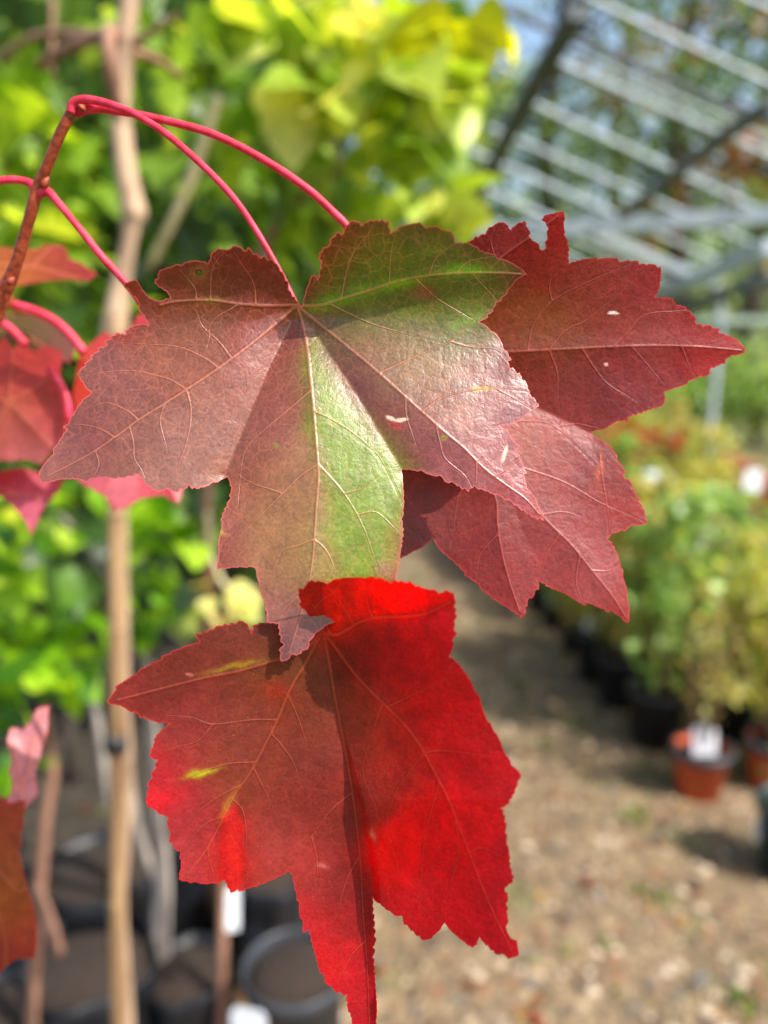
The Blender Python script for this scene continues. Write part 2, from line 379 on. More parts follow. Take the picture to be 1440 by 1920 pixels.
def leaf(name, outline, base, mains, seconds, color_pts, depth, mat, parent, step=3.0, spots=(), sigma=36, label=None, gain=.95, mw=2.7, sw=1.5, holes=(), teeth=5.5, regions=(), sat=1.0, tint=(1, 1, 1)):
    ol = outline_px(outline, 2.4 if step < 5 else 5.0, .3, teeth)
    x0, y0 = ol.min(0); x1, y1 = ol.max(0); h = step * .866
    gy, gx = np.mgrid[0:int((y1-y0)/h)+1, 0:int((x1-x0)/step)+1]
    g = np.column_stack([(x0 + (gx + .5*(gy % 2))*step).ravel(), (y0 + gy*h).ravel()])
    g = g[inside(g, ol)]; g = g[seg_dist(g, np.vstack([ol, ol[:1]])) > step*.55]
    vm = [np.asarray(catmull(m, 5)) for m in mains]; vs = []
    for m in seconds:
        m = [np.array(t, float) for t in m]; al = np.vstack(vm + vs); d_ = np.hypot(*(al-m[0]).T)
        if d_.min() < 40: m[0] = al[d_.argmin()]
        m.append(m[-1] + .45*(m[-1]-m[-2])); vs.append(np.asarray(catmull(m, 5)))
    vp = []
    for m in vm + vs:
        L = np.r_[0, np.cumsum(np.hypot(*np.diff(m, axis=0).T))]; s = np.arange(0, L[-1], step)
        vp.append(np.column_stack([np.interp(s, L, m[:, 0]), np.interp(s, L, m[:, 1])]))
    vp = np.vstack(vp); vp = vp[inside(vp, ol)]; vp = vp[seg_dist(vp, np.vstack([ol, ol[:1]])) > 2]
    # drop grid points that crowd the vein points
    key = set(map(tuple, np.floor(vp/step).astype(int).tolist()))
    gk = np.floor(g/step).astype(int); keep = np.array([tuple(k) not in key for k in gk.tolist()])
    allp = [ol, vp, g[keep]]; n = len(ol); edges = [(i, (i+1) % n) for i in range(n)]
    off = n
    for hpoly in holes:
        hp = outline_px(hpoly, 3, .3); allp.insert(1, hp); 
    pts = np.vstack([allp[0]] + [q for q in allp[1:1+len(holes)]] + allp[1+len(holes):]) if holes else np.vstack(allp)
    if holes:
        o_ = n; rest = []
        for hp in allp[1:1+len(holes)]:
            edges += [(o_+i, o_+(i+1) % len(hp)) for i in range(len(hp))]; o_ += len(hp)
    res = delaunay_2d_cdt([Vector(q) for q in pts.tolist()], edges, [], 1, 1e-4)
    V2 = np.array([tuple(v) for v in res[0]]); F = [list(f) for f in res[2]]
    cen = np.array([V2[f].mean(0) for f in F]); ok = inside(cen, ol)
    for hp in (allp[1:1+len(holes)] if holes else []): ok &= ~inside(cen, hp)
    F = [f[::-1] for f, k in zip(F, ok) if k]
    dm = np.full(len(V2), 1e9); vein = np.full(len(V2), 1e9)
    bx = np.array(base, float)
    rad = np.hypot(*(V2-bx).T)
    for m in vm:
        d = seg_dist(V2, m); dm = np.minimum(dm, d); vein = np.minimum(vein, d/(mw*np.clip(1.15-rad/900, .45, 1.2)))
    dsec = np.full(len(V2), 1e9)
    for m in vs:
        d = seg_dist(V2, m); dsec = np.minimum(dsec, d); Lm = np.hypot(*(m[-1]-m[0])) + 1e-6
        tp = np.clip(1.15 - np.hypot(*(V2-m[0]).T)/Lm, .3, 1.15); vein = np.minimum(vein, d/(sw*tp))
    edge = seg_dist(V2, np.vstack([ol, ol[:1]]))
    q = V2 + wobble(V2, 60, 9, len(F)) + wobble(V2, 18, 4, len(F)+1)
    C = np.zeros((len(V2), 3)); W = np.zeros(len(V2))
    for (a_, b_, r_, g_, bl) in color_pts:
        wgt = np.exp(-((q[:,0]-a_)**2 + (q[:,1]-b_)**2)/(2*sigma**2)) + 1e-9/(1+(q[:,0]-a_)**2 + (q[:,1]-b_)**2)
        C += wgt[:,None] * lin((r_, g_, bl)); W += wgt
    C /= W[:,None]; C *= gain
    for poly, cc, sf, st in regions:
        pl = np.array(poly, float); d = seg_dist(q, np.vstack([pl, pl[:1]])); d = np.where(inside(q, pl), d, -d)
        m = st*np.clip(.5 + d/(2*sf), 0, 1)**1.3; C = C*(1-m[:,None]) + lin(cc)*m[:,None]
    C = C*np.array(tint)
    lum = C @ np.array([.3, .5, .2]); C = np.clip(lum[:,None] + sat*(C-lum[:,None]), .002, .95)
    q2 = V2 + wobble(V2, 9, 2.0, 5)
    for (a_, b_, rx, ry, ang, cc, st) in spots:
        ca, sa = math.cos(R(ang)), math.sin(R(ang)); dx = q2[:,0]-a_; dy = q2[:,1]-b_
        e = ((dx*ca+dy*sa)/rx)**2 + ((-dx*sa+dy*ca)/ry)**2; m = np.clip(1.6-e, 0, 1)*st if st > 0 else np.exp(-e)*(-st)
        C = C*(1-m[:,None]) + lin(cc)*m[:,None]
    D = depth(V2[:,0], V2[:,1], dm, dsec, edge, V2)
    return_o = mesh_obj(name, P(V2[:,0], V2[:,1], D), F, mat, parent, cols=C, attrs={'vein': np.minimum(vein, 50), 'edge': edge})
    if label: return_o['label'] = label
    return return_o
def soft(d, w_): return w_*(1-np.exp(-d/w_))
def sp(x, k=20.0): return k*np.logaddexp(0, x/k)      # smooth positive part
def zt(pts, ox, oy, s): return [(ox + x/s, oy + y/s) for x, y in pts]
PXM = .178/FPX

branch = empty('maple_branch', tuple(P(-40., 720., .225)), 'sharp foreground red maple twig carrying three big autumn leaves', 'maple branch')

# ---- leaf 1 : bronze and olive, in the middle
o1 = zt([(1250,455),(1222,420),(1205,395),(1200,360),(1178,320),(1160,290),(1145,272),(1130,255),(1105,252),(1098,240),(1075,246),(1060,235),(1040,222),(1025,205),(1003,212),(985,200),(960,198),(935,201),(925,210),(890,209),(865,215),(855,235),(845,262),(843,275),(820,265),(790,262),(760,262),(735,268),(725,280),(700,277),(680,288),(660,288),(640,300),(618,308),(612,325),(618,340),(600,343),(602,365),(620,380),(645,395),(660,408),(668,425),(672,432),(650,430),(640,440),(620,442),(600,438),(580,428),(560,410),(545,390),(535,370),(520,350),(500,348),(488,354),(470,362),(437,350),(462,366),(465,378),(478,388),(490,402),(510,425),(530,455),(530,480),(545,500),(555,525),(575,552),(560,545),(520,548),(490,560),(470,575),(466,592),(440,586),(420,592),(400,605),(382,620),(377,643),(350,655),(325,680),(312,700),(300,712),(275,740),(252,770),(262,792),(280,815),(290,835),(316,852),(300,870),(278,885),(255,912),(245,935),(222,960),(218,985),(190,1008),(202,1025),(180,1055),(158,1090),(142,1110),(143,1130),(115,1160),(95,1185),(80,1210),(78,1245),(90,1258),(120,1260),(160,1250),(200,1243),(250,1245),(275,1248),(285,1260),(320,1242),(370,1236),(420,1243),(470,1237),(510,1228),(530,1222),(545,1245),(560,1265),(585,1290),(620,1298),(640,1290),(690,1300),(730,1290),(755,1273),(770,1287),(800,1285),(840,1275),(855,1262),(890,1255),(915,1238),(930,1232)], 40, 380, 2.4)
o1 += zt([(155,112),(172,140),(182,180),(182,215),(170,265),(150,310),(130,350),(118,390),(125,420),(118,460),(105,510),(98,560),(102,600),(98,650),(90,695),(92,712),(130,708),(180,703),(210,699),(280,698),(347,697),(340,720),(345,750),(362,790),(368,830),(374,865),(383,890),(402,920),(400,960),(413,990),(411,1040),(414,1054),(450,1058),(486,1062),(490,1100),(497,1140),(508,1185),(518,1200),(500,1225),(495,1250),(498,1270),(505,1295),(525,1305),(545,1290),(560,1270),(590,1253),(600,1267),(612,1262),(640,1240),(660,1225),(682,1222),(684,1185),(700,1160),(715,1140),(730,1125),(758,1097),(800,1072),(900,1020),(1000,960),(1100,880),(1180,830),(1243,790),(1248,740),(1258,700),(1268,660),(1272,600),(1285,525),(1290,450),(1282,402),(1290,350),(1294,270),(1291,200),(1286,130),(1280,75)], 380, 860, 1440/420)
o1 += zt([(612,1200),(650,1203),(700,1210),(720,1220),(760,1226),(790,1240),(800,1254),(850,1265),(870,1282),(890,1290),(910,1299),(918,1286),(935,1278),(950,1287),(990,1298),(1005,1308),(1030,1313),(1060,1325),(1075,1338),(1100,1345),(1130,1370),(1170,1395),(1190,1410),(1220,1425),(1250,1428),(1240,1400),(1225,1370),(1215,1335),(1203,1318),(1190,1300),(1172,1283),(1165,1250),(1157,1222),(1170,1215),(1160,1195),(1148,1160),(1130,1130),(1126,1107),(1137,1097),(1110,1065),(1090,1040),(1080,1015),(1062,1012),(1045,1005),(1090,998),(1120,990),(1152,975),(1162,960),(1190,940),(1225,915),(1210,888),(1182,860),(1178,830),(1158,800),(1135,768),(1095,738),(1083,718),(1100,708),(1088,680),(1062,648),(1055,620),(1038,598),(1010,572),(985,552),(960,540),(985,520),(1020,485),(1026,462),(1053,438),(1080,408),(1096,382),(1122,352),(1150,332),(1170,321),(1150,300),(1112,274),(1070,255),(1037,248),(1030,233),(1000,227),(960,215),(953,203),(930,190),(890,178),(850,180),(844,155),(830,130),(790,120),(768,106),(740,105),(716,112),(690,90),(660,92),(620,105),(590,115),(557,137),(555,115),(548,85),(520,78),(490,80),(462,80),(440,90),(427,102),(413,84),(390,82),(370,88),(355,110),(348,130),(338,142),(320,134),(300,150),(285,170),(280,198),(260,200),(240,225),(232,250),(247,265),(241,290),(236,318),(229,348),(215,318),(200,332),(190,360),(175,400),(165,440),(160,468)], 500, 380, 2.4)
m1 = [[(557,572),(568,610),(577,660),(583,720),(588,770),(592,820),(596,870),(597,900),(594,940),(590,1000),(586,1050),(578,1100),(562,1160),(542,1225)],
 [(557,572),(520,605),(470,645),(410,690),(350,730),(300,762),(260,787),(215,820),(170,850),(130,872),(88,893)],
 [(557,572),(590,600),(640,640),(700,690),(750,735),(800,780),(840,815),(870,840),(910,880),(950,910),(985,935),(1012,965)],
 [(557,572),(600,572),(640,560),(690,545),(740,528),(790,518),(870,512),(940,512),(980,514)],
 [(557,572),(500,573),(450,570),(395,563),(330,565),(300,572)]]
s1 = [[(410,690),(385,672),(350,655),(320,648),(270,645),(225,642)],[(350,730),(320,712),(290,703),(250,695),(200,697),(160,705)],
 [(262,785),(235,768),(200,755),(172,762),(150,770)],[(215,820),(190,805),(160,797),(130,795)],[(440,668),(410,640),(380,612),(372,590)],
 [(355,728),(358,770),(352,820),(335,870),(315,905)],[(240,800),(250,830),(252,860),(265,880),(270,893)],[(180,845),(185,870),(176,893)],[(310,757),(300,790),(310,830)],
 [(585,735),(550,760),(520,785),(490,810),(465,835),(455,860),(450,900),(447,935)],[(596,868),(560,895),(530,925),(500,955),(470,985),(440,1015),(412,1058)],
 [(588,1012),(560,1022),(530,1032),(515,1060),(497,1090)],[(575,1100),(545,1130),(525,1150),(510,1170)],[(530,925),(500,915),(470,905),(440,885)],
 [(592,770),(620,785),(660,810),(690,835),(710,855),(730,890),(748,930)],[(598,870),(620,895),(645,925),(670,965),(690,1010),(712,1080)],
 [(588,1010),(610,1030),(625,1060),(628,1085)],[(645,925),(680,915),(700,900)],[(670,965),(705,960),(740,990)],
 [(790,770),(830,745),(880,732),(930,728),(985,733),(1000,745)],[(725,690),(770,672),(810,655),(845,640),(880,605),(920,560)],[(845,640),(880,650),(930,655),(955,680)],
 [(820,795),(825,830),(835,860),(870,890),(885,915)],[(895,865),(893,900),(888,915)],[(930,895),(950,880),(975,860)],[(760,742),(762,780),(775,820)],
 [(640,560),(650,510),(665,470),(690,440),(700,418)],[(725,532),(732,490),(738,450),(745,430)],[(800,518),(820,480),(850,460),(870,450)],[(850,513),(880,490),(920,482)],
 [(620,570),(680,600),(740,620),(800,635)],[(780,520),(820,560),(870,590)],[(880,512),(910,540),(930,562)],
 [(395,563),(395,530),(400,500),(420,470)],[(370,565),(365,540),(345,515)],[(480,572),(475,530),(450,490)],[(450,572),(400,600),(392,635)],[(930,728),(970,750),(995,765)]]
pig_light1 = [(400,520,122,42,24),(520,500,118,34,22),(460,540,116,40,22),(395,565,118,62,20),(330,560,130,50,30),(340,610,135,75,45),(480,600,140,55,42),(250,550,150,50,30),
 (330,680,146,82,66),(200,720,138,78,72),(250,800,142,84,74),(150,800,130,66,62),(120,870,150,88,84),(400,830,150,96,84),(320,860,152,100,92),(500,720,148,78,66),(470,780,150,84,72),(470,900,148,80,58),(530,650,140,70,62),  # greyish pink points hold the leaf's pale sheen in their colour
 (500,1000,152,104,74),(430,1020,146,66,60),(540,1080,156,104,84),(540,1130,150,88,80),(560,1200,128,72,74),(520,1100,150,80,78),(560,900,160,108,84),(560,960,160,112,84),(575,1060,158,122,80),  # purple tip point carries the flap's cast shadow in its colour
 (600,1060,150,132,62),(620,980,142,138,48),(650,800,122,122,12),(615,690,112,96,20),(700,900,134,144,16),(680,1000,140,140,26),(735,1010,150,96,46),(745,950,150,120,56),(720,1080,140,74,36),(680,850,122,130,12),(720,860,130,128,24),(640,880,128,134,14),(650,1070,140,138,40),
 (640,690,124,66,66),(660,720,128,50,62),(720,790,138,52,58),(780,850,142,62,70),(880,890,150,74,78),(990,945,162,66,76),(840,850,142,66,70),
 (700,640,134,100,64),(760,690,146,112,80),(850,790,156,100,86),(930,760,146,92,92),(930,700,132,68,70),(880,700,134,70,64),(820,720,142,96,76),(970,800,150,80,90),(930,850,146,66,70),(970,880,150,50,58),
 (650,600,96,92,24),(600,590,120,84,50),(620,480,112,52,24),(600,520,110,40,20),(690,430,104,52,24),(800,450,102,72,20),(740,460,100,74,20),(860,500,104,100,16),(900,480,108,74,28),(960,510,120,44,32),(800,550,100,86,20),(900,600,114,110,34),(860,660,124,100,62),(740,540,96,94,10),(680,540,98,92,12),(900,560,108,78,26),(760,590,112,84,36),(950,640,118,80,56),(800,620,118,92,48)]
sp1 = [(870,508,40,12,-4,(112,168,4),-1),(640,560,60,13,-16,(108,146,6),-1),(880,600,34,11,-20,(112,144,8),-.85),(740,530,60,10,-14,(108,148,6),-.9),(820,470,20,9,0,(110,130,10),-.8),(780,590,60,16,-10,(110,118,20),-.5),(720,480,50,22,10,(104,96,14),-.6),
 (395,563,22,7,0,(128,110,14),-.7),(372,512,20,13,-25,(150,100,50),-.8),(372,512,6,5,0,(20,10,8),1),(518,833,7,4,30,(130,130,40),.7),(905,729,22,4,2,(170,150,40),.8),
 (733,785,10,3.4,30,(250,225,205),1),(752,787,12,3.2,-12,(250,228,205),1),(744,798,12,6,20,(190,30,50),-.8),(946,850,3.5,17,8,(245,215,190),1),(832,821,7,5,0,(150,150,50),.8),(832,821,2.4,1.6,0,(90,50,20),1),
 (703,824,3,4,0,(60,60,10),1),(548,549,3,8,-20,(30,14,10),1),(690,640,6,4,0,(150,60,60),.4),(413,998,7,5,0,(170,150,20),.8),(425,1003,8,4,0,(190,120,60),.5),
 (800,548,18,14,20,(126,36,26),-.7),(720,1068,16,12,0,(150,110,90),-.7),(640,740,18,7,50,(170,120,140),-.0)]
def d1(x, y, dm, ds, e, V):
    u = x-557; v = y-572
    r = -.42*soft(sp(v-15, 30), 190) - .78*sp(-v+10, 30) + .00012*u*u
    r = r + .0*v
    rl = seg_dist(V, np.array([(548,600),(500,700),(422,890)])); rr = seg_dist(V, np.array([(590,620),(680,755),(757,885)]))
    r = r + .30*soft(rr, 70)*-1 + .46*soft(rl, 70)*-1          # valleys between the lobes
    r = r + .16*soft(dm, 60) + .05*soft(ds, 22)
    r = r - .0011*np.clip(u-250, 0, 400)**1.5*-1*.5
    z = wobble(V, 60, 2.2, 3)[:,0] + wobble(V, 26, .30, 4)[:,0]
    r = r + z + np.clip(30-e, 0, 30)*.05*np.sin(x/17+y/23)
    return .180 + r*PXM
hole1 = [[(372,507),(377,510),(379,516),(374,517),(369,513)], [(597,490),(601,498),(598,515),(594,523),(593,505)]]
lf = leaf('leaf', o1, (557,572), m1, s1, pig_light1, d1, M_leaf1, branch, 3.0, sp1, label='bronze and olive green maple leaf in the middle', holes=hole1, gain=.95, sat=1.06, tint=(.88, .94, .86),
    regions=[([(582,640),(620,690),(680,770),(720,840),(757,885),(757,960),(742,1040),(705,1090),(650,1090),(612,1000),(600,880),(592,760)], (118,140,2), 22, .94),
             ([(575,572),(625,490),(700,440),(800,440),(890,465),(955,510),(935,600),(850,650),(750,625),(640,600)], (90,108,2), 45, .78),
             ([(590,590),(700,640),(860,690),(820,720),(700,660),(600,610)], (146,110,64), 20, .4),
             ([(480,900),(590,880),(590,1100),(520,1110),(440,1040)], (150,100,52), 40, .4)])
p1 = tube('petiole', [tuple(P(a_, b_, c_)) for a_, b_, c_ in [(133,212,.1905),(138,194,.190),(158,187,.1893),(190,191,.188),(225,202,.187),(262,219,.186),(310,250,.185),(360,292,.184),(410,340,.183),(450,387,.182),(485,440,.181),(515,492,.1805),(540,540,.180),(557,574,.180)]],
     [.00112,.0011,.00100,.00090,.00083,.0008,.00078,.00077,.00076,.00075,.00072,.0007,.00066,.0006], M_petiole, lf, 16, 8, .03)

# ---- leaf 2 : crimson, behind on the right
o2 = zt([(298,155),(320,138),(345,128),(357,125),(375,100),(400,85),(430,75),(450,92),(460,108),(480,88),(515,72),(525,90),(535,120),(545,150),(562,162),(575,175),(590,187),(602,180),(600,165),(605,135),(608,100),(600,82),(583,68),(592,54),(610,46),(626,44),(640,38),(672,35),(675,60),(672,90),(674,120),(685,150),(692,190),(690,240),(700,238),(740,226),(785,220),(802,218),(805,226),(835,218),(884,220),(890,236),(925,230),(968,233),(972,246),(1010,243),(1058,255),(1055,290),(1055,330),(1035,375),(1060,376),(1102,380),(1115,402),(1150,412),(1180,440),(1196,465),(1198,484),(1240,485),(1287,502),(1290,517),(1320,525),(1360,545),(1375,562),(1392,575),(1390,590),(1385,600),(1350,605),(1312,622),(1310,640),(1280,648),(1252,662),(1248,687),(1215,690),(1185,703),(1167,708),(1160,722),(1110,738),(1070,752),(1075,775),(1070,802),(1050,812),(1010,823),(980,836),(932,848),(925,864),(890,868),(862,878),(850,892),(830,900),(800,903),(780,910),(790,925),(830,950),(860,975),(880,1000),(885,1020),(900,1045),(915,1075),(915,1092),(930,1100),(945,1130),(960,1165),(975,1190),(990,1220),(1000,1255),(1003,1275),(985,1280),(960,1280),(937,1283),(912,1302),(870,1310),(853,1325),(845,1336),(862,1350),(875,1375),(888,1400),(894,1430),(908,1465),(908,1490),(922,1530),(924,1570),(932,1610),(932,1650),(925,1672),(910,1658),(890,1640),(868,1623),(843,1627),(830,1612),(790,1600),(765,1588),(755,1602),(720,1580),(690,1560),(660,1545),(620,1530),(585,1510),(576,1498),(570,1530),(550,1560),(528,1580),(522,1600),(515,1640),(505,1647),(480,1630),(450,1610),(412,1588),(398,1577),(360,1550),(340,1525),(310,1498),(293,1492),(270,1460),(240,1430),(205,1400),(175,1375),(160,1350),(150,1330),(140,1345),(110,1370),(75,1385),(50,1400),(20,1413),(0,1425)], 740, 380, 1440/680)
o2 += [(715,1062),(700,1030),(672,960),(650,900),(622,840),(602,790),(620,740),(660,700),(720,670),(765,657),(760,620),(755,560),(790,500),(840,470),(875,456)]
m2 = [[(775,660),(860,662),(950,660),(1050,655),(1150,650),(1230,648),(1310,650),(1390,657)],[(775,660),(860,770),(940,865),(1015,965),(1070,1020),(1110,1070),(1150,1120),(1173,1158)],
 [(775,660),(830,780),(890,880),(928,930),(933,980),(940,1030),(955,1090),(975,1148)],[(775,660),(860,560),(930,490),(1000,440),(1045,405)],[(775,660),(740,800),(740,950),(725,1040)]]
s2 = [[(980,655),(1000,610),(1035,565),(1100,530),(1170,500)],[(1035,655),(1060,620),(1100,600),(1150,560),(1200,515)],[(1150,650),(1180,620),(1210,590),(1270,583)],[(1035,565),(1030,540),(1035,510)],
 [(1020,655),(1045,700),(1045,740),(1050,780)],[(1090,655),(1115,690),(1140,720),(1180,745)],[(1190,650),(1215,685),(1240,715)],[(1270,650),(1290,680),(1300,697)],
 [(940,865),(990,880),(1060,905),(1130,945),(1200,975)],[(1125,855),(1130,900),(1140,960),(1143,1008)],[(870,780),(1000,790),(1040,800),(1080,835),(1105,860)],[(1040,800),(1080,795),(1110,800)],
 [(1050,1000),(1025,1040),(1015,1080)],[(1085,1045),(1080,1090),(1092,1128)],[(890,880),(860,930),(850,1000)],[(934,1000),(900,1040),(895,1080)],[(1110,1070),(1140,1070),(1155,1060)],[(930,490),(920,450),(930,425)],[(1000,440),(990,430),(985,420)],[(1015,965),(1060,960),(1100,975)]]
pig_light2 = [(950,450,140,34,34),(900,450,120,34,28),(1045,415,165,14,30),(1010,480,140,40,34),(980,600,138,64,28),(1020,610,128,72,22),(1100,560,142,64,54),(1150,540,150,60,60),(1220,530,145,44,54),(1200,600,146,62,62),(1330,640,148,28,38),(1385,655,150,14,20),
 (1050,660,124,48,28),(1100,730,112,24,24),(1000,720,122,38,28),(1200,700,130,38,44),(1150,770,120,28,34),(1040,780,146,56,60),(1000,820,160,86,82),(1080,830,146,66,70),(1110,860,126,30,34),(1050,930,148,72,76),(1150,900,130,42,42),(1190,960,148,42,38),(1100,1000,146,58,66),
 (900,920,124,40,40),(950,1100,140,50,55),(880,1050,124,38,38),(1040,1080,148,62,68),(1120,1120,160,82,90),(1170,1140,148,42,42),(800,950,122,48,48),(770,1020,118,46,46),(700,800,130,50,40),(1070,500,140,46,44),(930,740,130,60,50)]  # dark points at lower left paint the bronze leaf's cast shadow
sp2 = [(1150,590,9,3,-5,(250,225,210),1),(1137,684,3,3,0,(235,180,165),1),(1125,880,4,26,3,(190,80,30),-.7),(1215,780,26,3,8,(150,120,140),-.3)]
def d2(x, y, dm, ds, e, V):
    u = x-775; v = y-660
    r = .02*u - .02*sp(v, 30) - .45*sp(-v-10, 35) + .00013*u*u*.6
    r = r + .20*soft(dm, 60) + .05*soft(ds, 24)
    va = seg_dist(V, np.array([(860,700),(1000,760),(1110,812)])); r = r - .28*soft(va, 70)
    r = r + wobble(V, 60, 2.4, 9)[:,0] + wobble(V, 26, .3, 8)[:,0]
    return .188 + r*PXM
lf2 = leaf('leaf', o2, (775,660), m2, s2, pig_light2, d2, M_leaf2, branch, 3.2, sp2, label='crimson maple leaf behind on the right with bitten upper edge', gain=.76, sat=1.18, tint=(1.0, 1.02, .86))
tube('petiole', [tuple(P(a_, b_, c_)) for a_, b_, c_ in [(143,214,.192),(158,206,.1915),(185,204,.191),(215,208,.1905),(260,215,.190),(330,231,.190),(390,248,.190),(450,275,.190),(520,315,.190),(580,357,.190),(620,393,.190),(655,430,.190),(700,500,.190),(745,590,.190),(775,662,.1885)]],
     [.0010,.0011,.00095,.0009,.00088,.00088,.00088,.0009,.0009,.0009,.0009,.0009,.0009,.0008,.0006], M_petiole, lf2, 16, 8, .03)

# ---- leaf 3 : scarlet, lowest, folded along its midrib
o3 = [(605,1178)] + zt([(1200,345),(1100,325),(1025,322),(960,322),(910,328),(885,340),(877,362),(872,385),(866,350),(850,330),(820,318),(785,320),(758,323),(752,340),(720,333),(690,340),(660,355),(625,370),(590,380),(558,390),(565,405),(582,430),(540,440),(490,458),(440,480),(400,500),(370,515),(366,530),(320,545),(280,570),(243,588),(237,602),(200,625),(150,655),(105,682),(112,697),(85,730),(65,765),(75,783),(110,783),(162,800),(165,812),(205,825),(243,840),(245,852),(300,870),(360,885),(410,890),(420,885),(385,910),(350,945),(330,970),(325,1000),(308,1040),(302,1080),(320,1085),(347,1095),(335,1130),(316,1170),(307,1200),(290,1245),(293,1270),(280,1310),(285,1350),(305,1367),(325,1370),(350,1395),(385,1410),(407,1417),(400,1450),(410,1485),(420,1515),(413,1550),(430,1570),(440,1592),(472,1610),(473,1640),(480,1690),(470,1730),(465,1765),(490,1777),(515,1778),(530,1787),(560,1780),(595,1792),(620,1795),(650,1788),(680,1792),(705,1780),(725,1768),(735,1800),(755,1837),(770,1842),(795,1823),(815,1837),(840,1823),(870,1810),(900,1807),(940,1790),(990,1770),(1040,1747),(1072,1730),(1082,1715)], 180, 1060, 3.0)
o3 += zt([(18,1300),(27,1345),(40,1400),(50,1450),(58,1490),(65,1535),(92,1528),(95,1560),(105,1600),(120,1650),(133,1702),(150,1710),(153,1742),(170,1755),(200,1785),(243,1800),(250,1860),(264,1890),(270,1925),(286,1990),(300,2040),(325,2120),(345,2090),(360,1980),(370,1915),(373,1850),(368,1780),(362,1700),(358,1640),(365,1560),(362,1500),(357,1440),(355,1392),(365,1404),(400,1430),(450,1468),(472,1463),(488,1500),(530,1540),(570,1572),(602,1560),(640,1520),(655,1497),(680,1530),(720,1565),(770,1600),(790,1587),(800,1558),(830,1590),(870,1627),(905,1628),(925,1647),(950,1640),(968,1630),(963,1603),(957,1570),(930,1560),(910,1510),(926,1498),(913,1450),(922,1400),(908,1350),(935,1330),(946,1310),(930,1260),(927,1200),(915,1150),(912,1080),(900,1027),(890,1020),(920,1000),(950,950),(965,900),(977,880),(965,860),(933,835),(932,820),(905,780),(882,720),(862,692),(843,657),(827,630),(813,600),(807,560),(780,520),(768,490),(750,460),(720,420),(690,390),(675,380),(690,350),(692,310),(702,290),(695,250),(705,210),(698,170),(700,140),(690,115),(660,105),(632,118),(615,104),(590,98),(560,95),(537,84),(512,70),(480,70),(465,64),(445,66),(428,73),(400,60),(385,54),(350,48),(325,53),(310,50),(280,52),(250,50),(220,54),(190,60),(165,77),(130,65),(110,68),(95,62),(75,80),(68,97),(50,95),(42,120),(52,145),(46,165),(70,187),(90,215),(120,245),(143,265)], 540, 1060, 1027/460)
m3 = [[(605,1182),(615,1230),(625,1290),(640,1370),(655,1450),(668,1540),(676,1620),(680,1700),(686,1780),(690,1850),(692,1930),(688,1990)],
 [(605,1182),(575,1240),(545,1290),(520,1350),(490,1410),(465,1455),(440,1490),(420,1530),(400,1570),(375,1610),(350,1640)],
 [(605,1182),(570,1220),(520,1237),(450,1258),(380,1272),(300,1292),(220,1313)],
 [(605,1182),(640,1230),(670,1270),(710,1310),(750,1350),(785,1395),(810,1440),(845,1510),(880,1600),(915,1690),(960,1785)],
 [(605,1185),(622,1190),(640,1187),(665,1172),(700,1158),(750,1156),(800,1150),(846,1128)]]
s3 = [[(515,1355),(470,1350),(400,1358),(360,1345),(325,1342)],[(470,1430),(430,1432),(370,1450),(310,1482)],[(508,1370),(530,1400),(550,1430),(565,1470)],[(470,1440),(495,1480),(515,1520)],[(440,1497),(455,1520),(462,1570),(458,1610)],[(395,1578),(390,1600),(400,1640)],[(548,1300),(560,1350),(575,1400),(575,1440)],
 [(640,1480),(620,1520),(590,1560),(565,1595),(548,1610)],[(585,1570),(595,1620),(590,1680)],[(400,1358),(370,1390),(330,1400)],[(450,1470),(400,1500),(350,1540)],[(420,1530),(385,1545),(350,1580)],
 [(720,1330),(760,1310),(820,1280)],[(785,1415),(830,1408),(900,1415)],[(705,1325),(690,1400),(680,1450),(700,1500)],[(765,1425),(745,1480),(725,1540),(740,1600)],[(810,1480),(800,1560),(790,1640),(790,1740)],[(845,1520),(860,1600),(832,1700),(822,1745)],
 [(622,1180),(590,1140),(570,1112)],[(660,1168),(640,1130),(620,1105)],[(700,1155),(690,1130),(690,1100)],[(590,1140),(610,1120),(640,1100)],[(870,1600),(900,1590),(930,1600)],[(672,1600),(650,1650),(630,1720)],[(684,1760),(660,1790),(640,1830)]]
